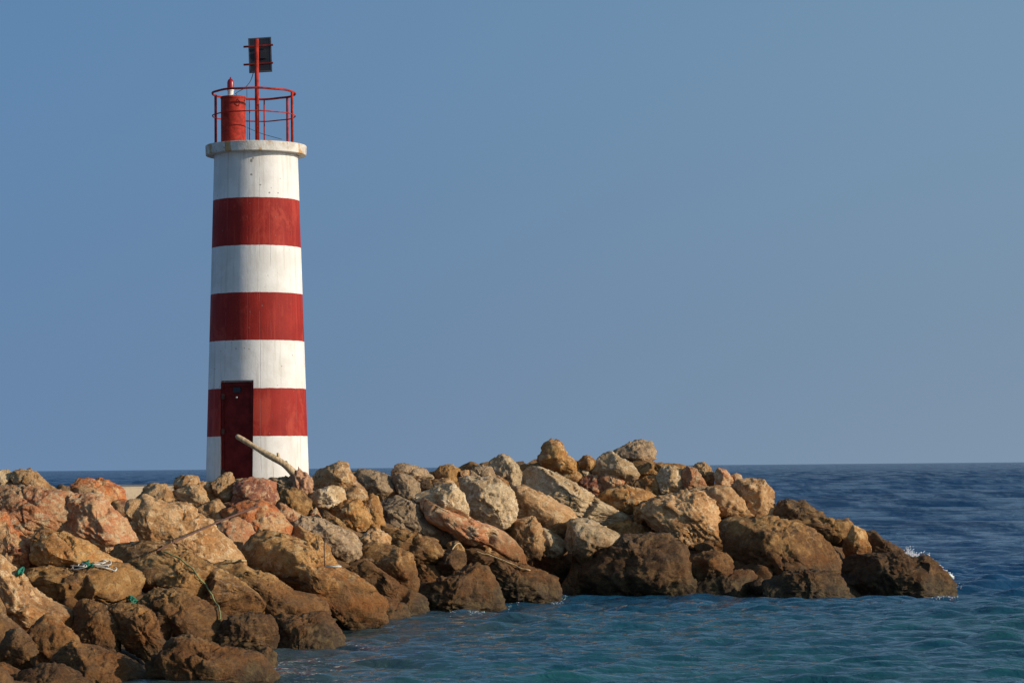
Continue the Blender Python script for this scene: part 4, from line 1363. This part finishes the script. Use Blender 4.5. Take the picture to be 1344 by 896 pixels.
# ------------------------------------------------------------------ foam and spray
def foam_mat():
    mt, nt, bs = new_mat('foam')
    b = NB(nt)
    v = b.n('ShaderNodeTexCoord').outputs['Object']
    nt.links.new(b.mix(b.noise(v, 9, 3), (.80, .82, .83), (.66, .70, .72)), bs.inputs['Base Color'])
    bs.inputs['Roughness'].default_value = .6
    bs.inputs['Subsurface Weight'].default_value = .3
    return mt


M_foam = foam_mat()


def blobs(name, items, label):
    dirs, faces = ICO[1 if len(items) > 1500 else 2]
    sub = faces
    V, F = [], []
    for k, (p, s) in enumerate(items):
        pv = dirs * (1 + .35 * fbm(dirs * 2 + k * 1.7, 2, k)[:, None]) * np.array(s) + np.array(p[:])
        b0 = len(V)
        V.extend(pv.tolist())
        F.extend([[i + b0 for i in f] for f in sub])
    o = mesh_obj(name, V, F, M_foam)
    tag(o, label, 'foam', kind='stuff')


def wpt(px, py):
    """where the sight line through a photo pixel meets the sea surface"""
    r_ = ray(px, py).normalized()
    loc, nn, ix, dist = SEA_BVH.ray_cast(CAM, r_)
    return (loc, dist) if loc is not None else (CAM + r_ * (-EYE / r_.z), -EYE / r_.z)


def shore_y(px):
    """photo row of the lowest boulder point above the water at column px"""
    for y in np.arange(880, 700, -1.0):
        w_, dw = wpt(px, y)
        loc, nn, ix, dist = BVH.ray_cast(CAM, ray(px, y).normalized())
        if loc is not None and dist < dw:
            return y
    return YW(px)


it = []
rnd = random.Random(3)
for (x0, x1, n_, sz) in ((588, 597, 14, .005), (614, 638, 60, .006), (664, 682, 24, .005), (722, 742, 60, .006), (1220, 1262, 90, .006)):
    for k in range(n_):
        x = rnd.uniform(x0, x1)
        p, dw = wpt(x + rnd.gauss(0, 2), shore_y(round(x / 3) * 3) + rnd.gauss(.6, 2.0))
        s = sz * rnd.uniform(.3, 1.4)
        it.append((p, (s * 2.2, s * 1.8, s * .5)))
blobs('sea_foam', it, 'white foam along the waterline of the boulders')
it = []
for k in range(4200):
    px = rnd.choice((rnd.gauss(1197, 6), rnd.gauss(1212, 8), rnd.gauss(1228, 7), rnd.uniform(1186, 1252)))
    yb_ = np.interp(px, [1184, 1210, 1250], [733, 739, 758])
    top = np.interp(px, [1180, 1192, 1204, 1216, 1230, 1256], [4, 13, 9, 11, 8, 3])
    py = yb_ - top * abs(rnd.gauss(0, .55)) + 1
    p = P(px, py, 53.8 + rnd.uniform(-.5, .5))
    s = .004 + .010 * rnd.random() ** 2
    it.append((p, (s * 1.2, s, s)))
for k in range(420):                     # the solid white root of the splash
    t = rnd.random()
    px = 1186 + 62 * t
    yb_ = np.interp(px, [1184, 1210, 1250], [736, 742, 760])
    p = P(px, yb_ - abs(rnd.gauss(0, 1.8)), 53.9 + rnd.uniform(-.3, .4))
    s = rnd.uniform(.015, .04)
    it.append((p, (s * 2.2, s * 1.5, s * .7)))
blobs('sea_spray', it, 'white spray of a small wave breaking behind the tip rock')

# ------------------------------------------------------------------ light
SUN_EL, SUN_A = rad(19), rad(74)     # azimuth measured from the camera side towards +x
S = Vector((math.cos(SUN_EL) * math.sin(SUN_A), -math.cos(SUN_EL) * math.cos(SUN_A), math.sin(SUN_EL)))
sd_ = bpy.data.lights.new('sun', 'SUN')
sd_.energy = 4.1
sd_.angle = rad(.53)
sd_.color = (1.0, .88, .73)
so = bpy.data.objects.new('sun', sd_)
COL.objects.link(so)
so.location = (30, -20, 40)
so.rotation_euler = S.to_track_quat('Z', 'Y').to_euler()

SKY_A, SKY_B, SKY_TINT = .9, .30, (1.06, 1, .93)
wd = bpy.data.worlds.new('World')
scn.world = wd
wd.use_nodes = True
nt = wd.node_tree
b = NB(nt)
sky = b.n('ShaderNodeTexSky', sky_type='NISHITA')
sky.sun_disc = False
sky.sun_elevation = SUN_EL
sky.sun_rotation = math.atan2(S.x, S.y)
sky.altitude = 0
sky.air_density = 1.0
sky.dust_density = 0.6
sky.ozone_density = 2.0
bg = nt.nodes['Background']
bg.inputs['Strength'].default_value = .125
tc = b.n('ShaderNodeTexCoord')
sp3 = b.n('ShaderNodeSeparateXYZ')
nt.links.new(tc.outputs['Generated'], sp3.inputs[0])
cb3 = b.n('ShaderNodeCombineXYZ')
nt.links.new(sp3.outputs[0], cb3.inputs[0])
nt.links.new(sp3.outputs[1], cb3.inputs[1])
nt.links.new(b.math('ADD', b.math('MULTIPLY', b.math('ABSOLUTE', sp3.outputs[2]), SKY_A), SKY_B), cb3.inputs[2])
nm_ = b.n('ShaderNodeVectorMath', operation='NORMALIZE')
nt.links.new(cb3.outputs[0], nm_.inputs[0])
nt.links.new(nm_.outputs[0], sky.inputs['Vector'])
# clearer blue overhead, greyer haze low down, whiter towards the sun side
tint = b.mix(b.rng(sp3.outputs[2], -.01, .20), (.92, .825, .835), (1.06, 1.11, 1.12))
tint2 = b.mix(b.rng(sp3.outputs[0], -.30, .30), (.79, .925, 1.0), (1.37, 1.30, 1.12))
nt.links.new(b.mix(1.0, b.mix(1.0, sky.outputs[0], tint, 'MULTIPLY'), tint2, 'MULTIPLY'), bg.inputs['Color'])

scn.view_settings.view_transform = 'Standard'
scn.view_settings.look = 'None'
scn.view_settings.exposure = 0
scn.view_settings.gamma = 1
scn.view_settings.use_curve_mapping = False
scn.render.engine = 'CYCLES'
scn.cycles.max_bounces = 6
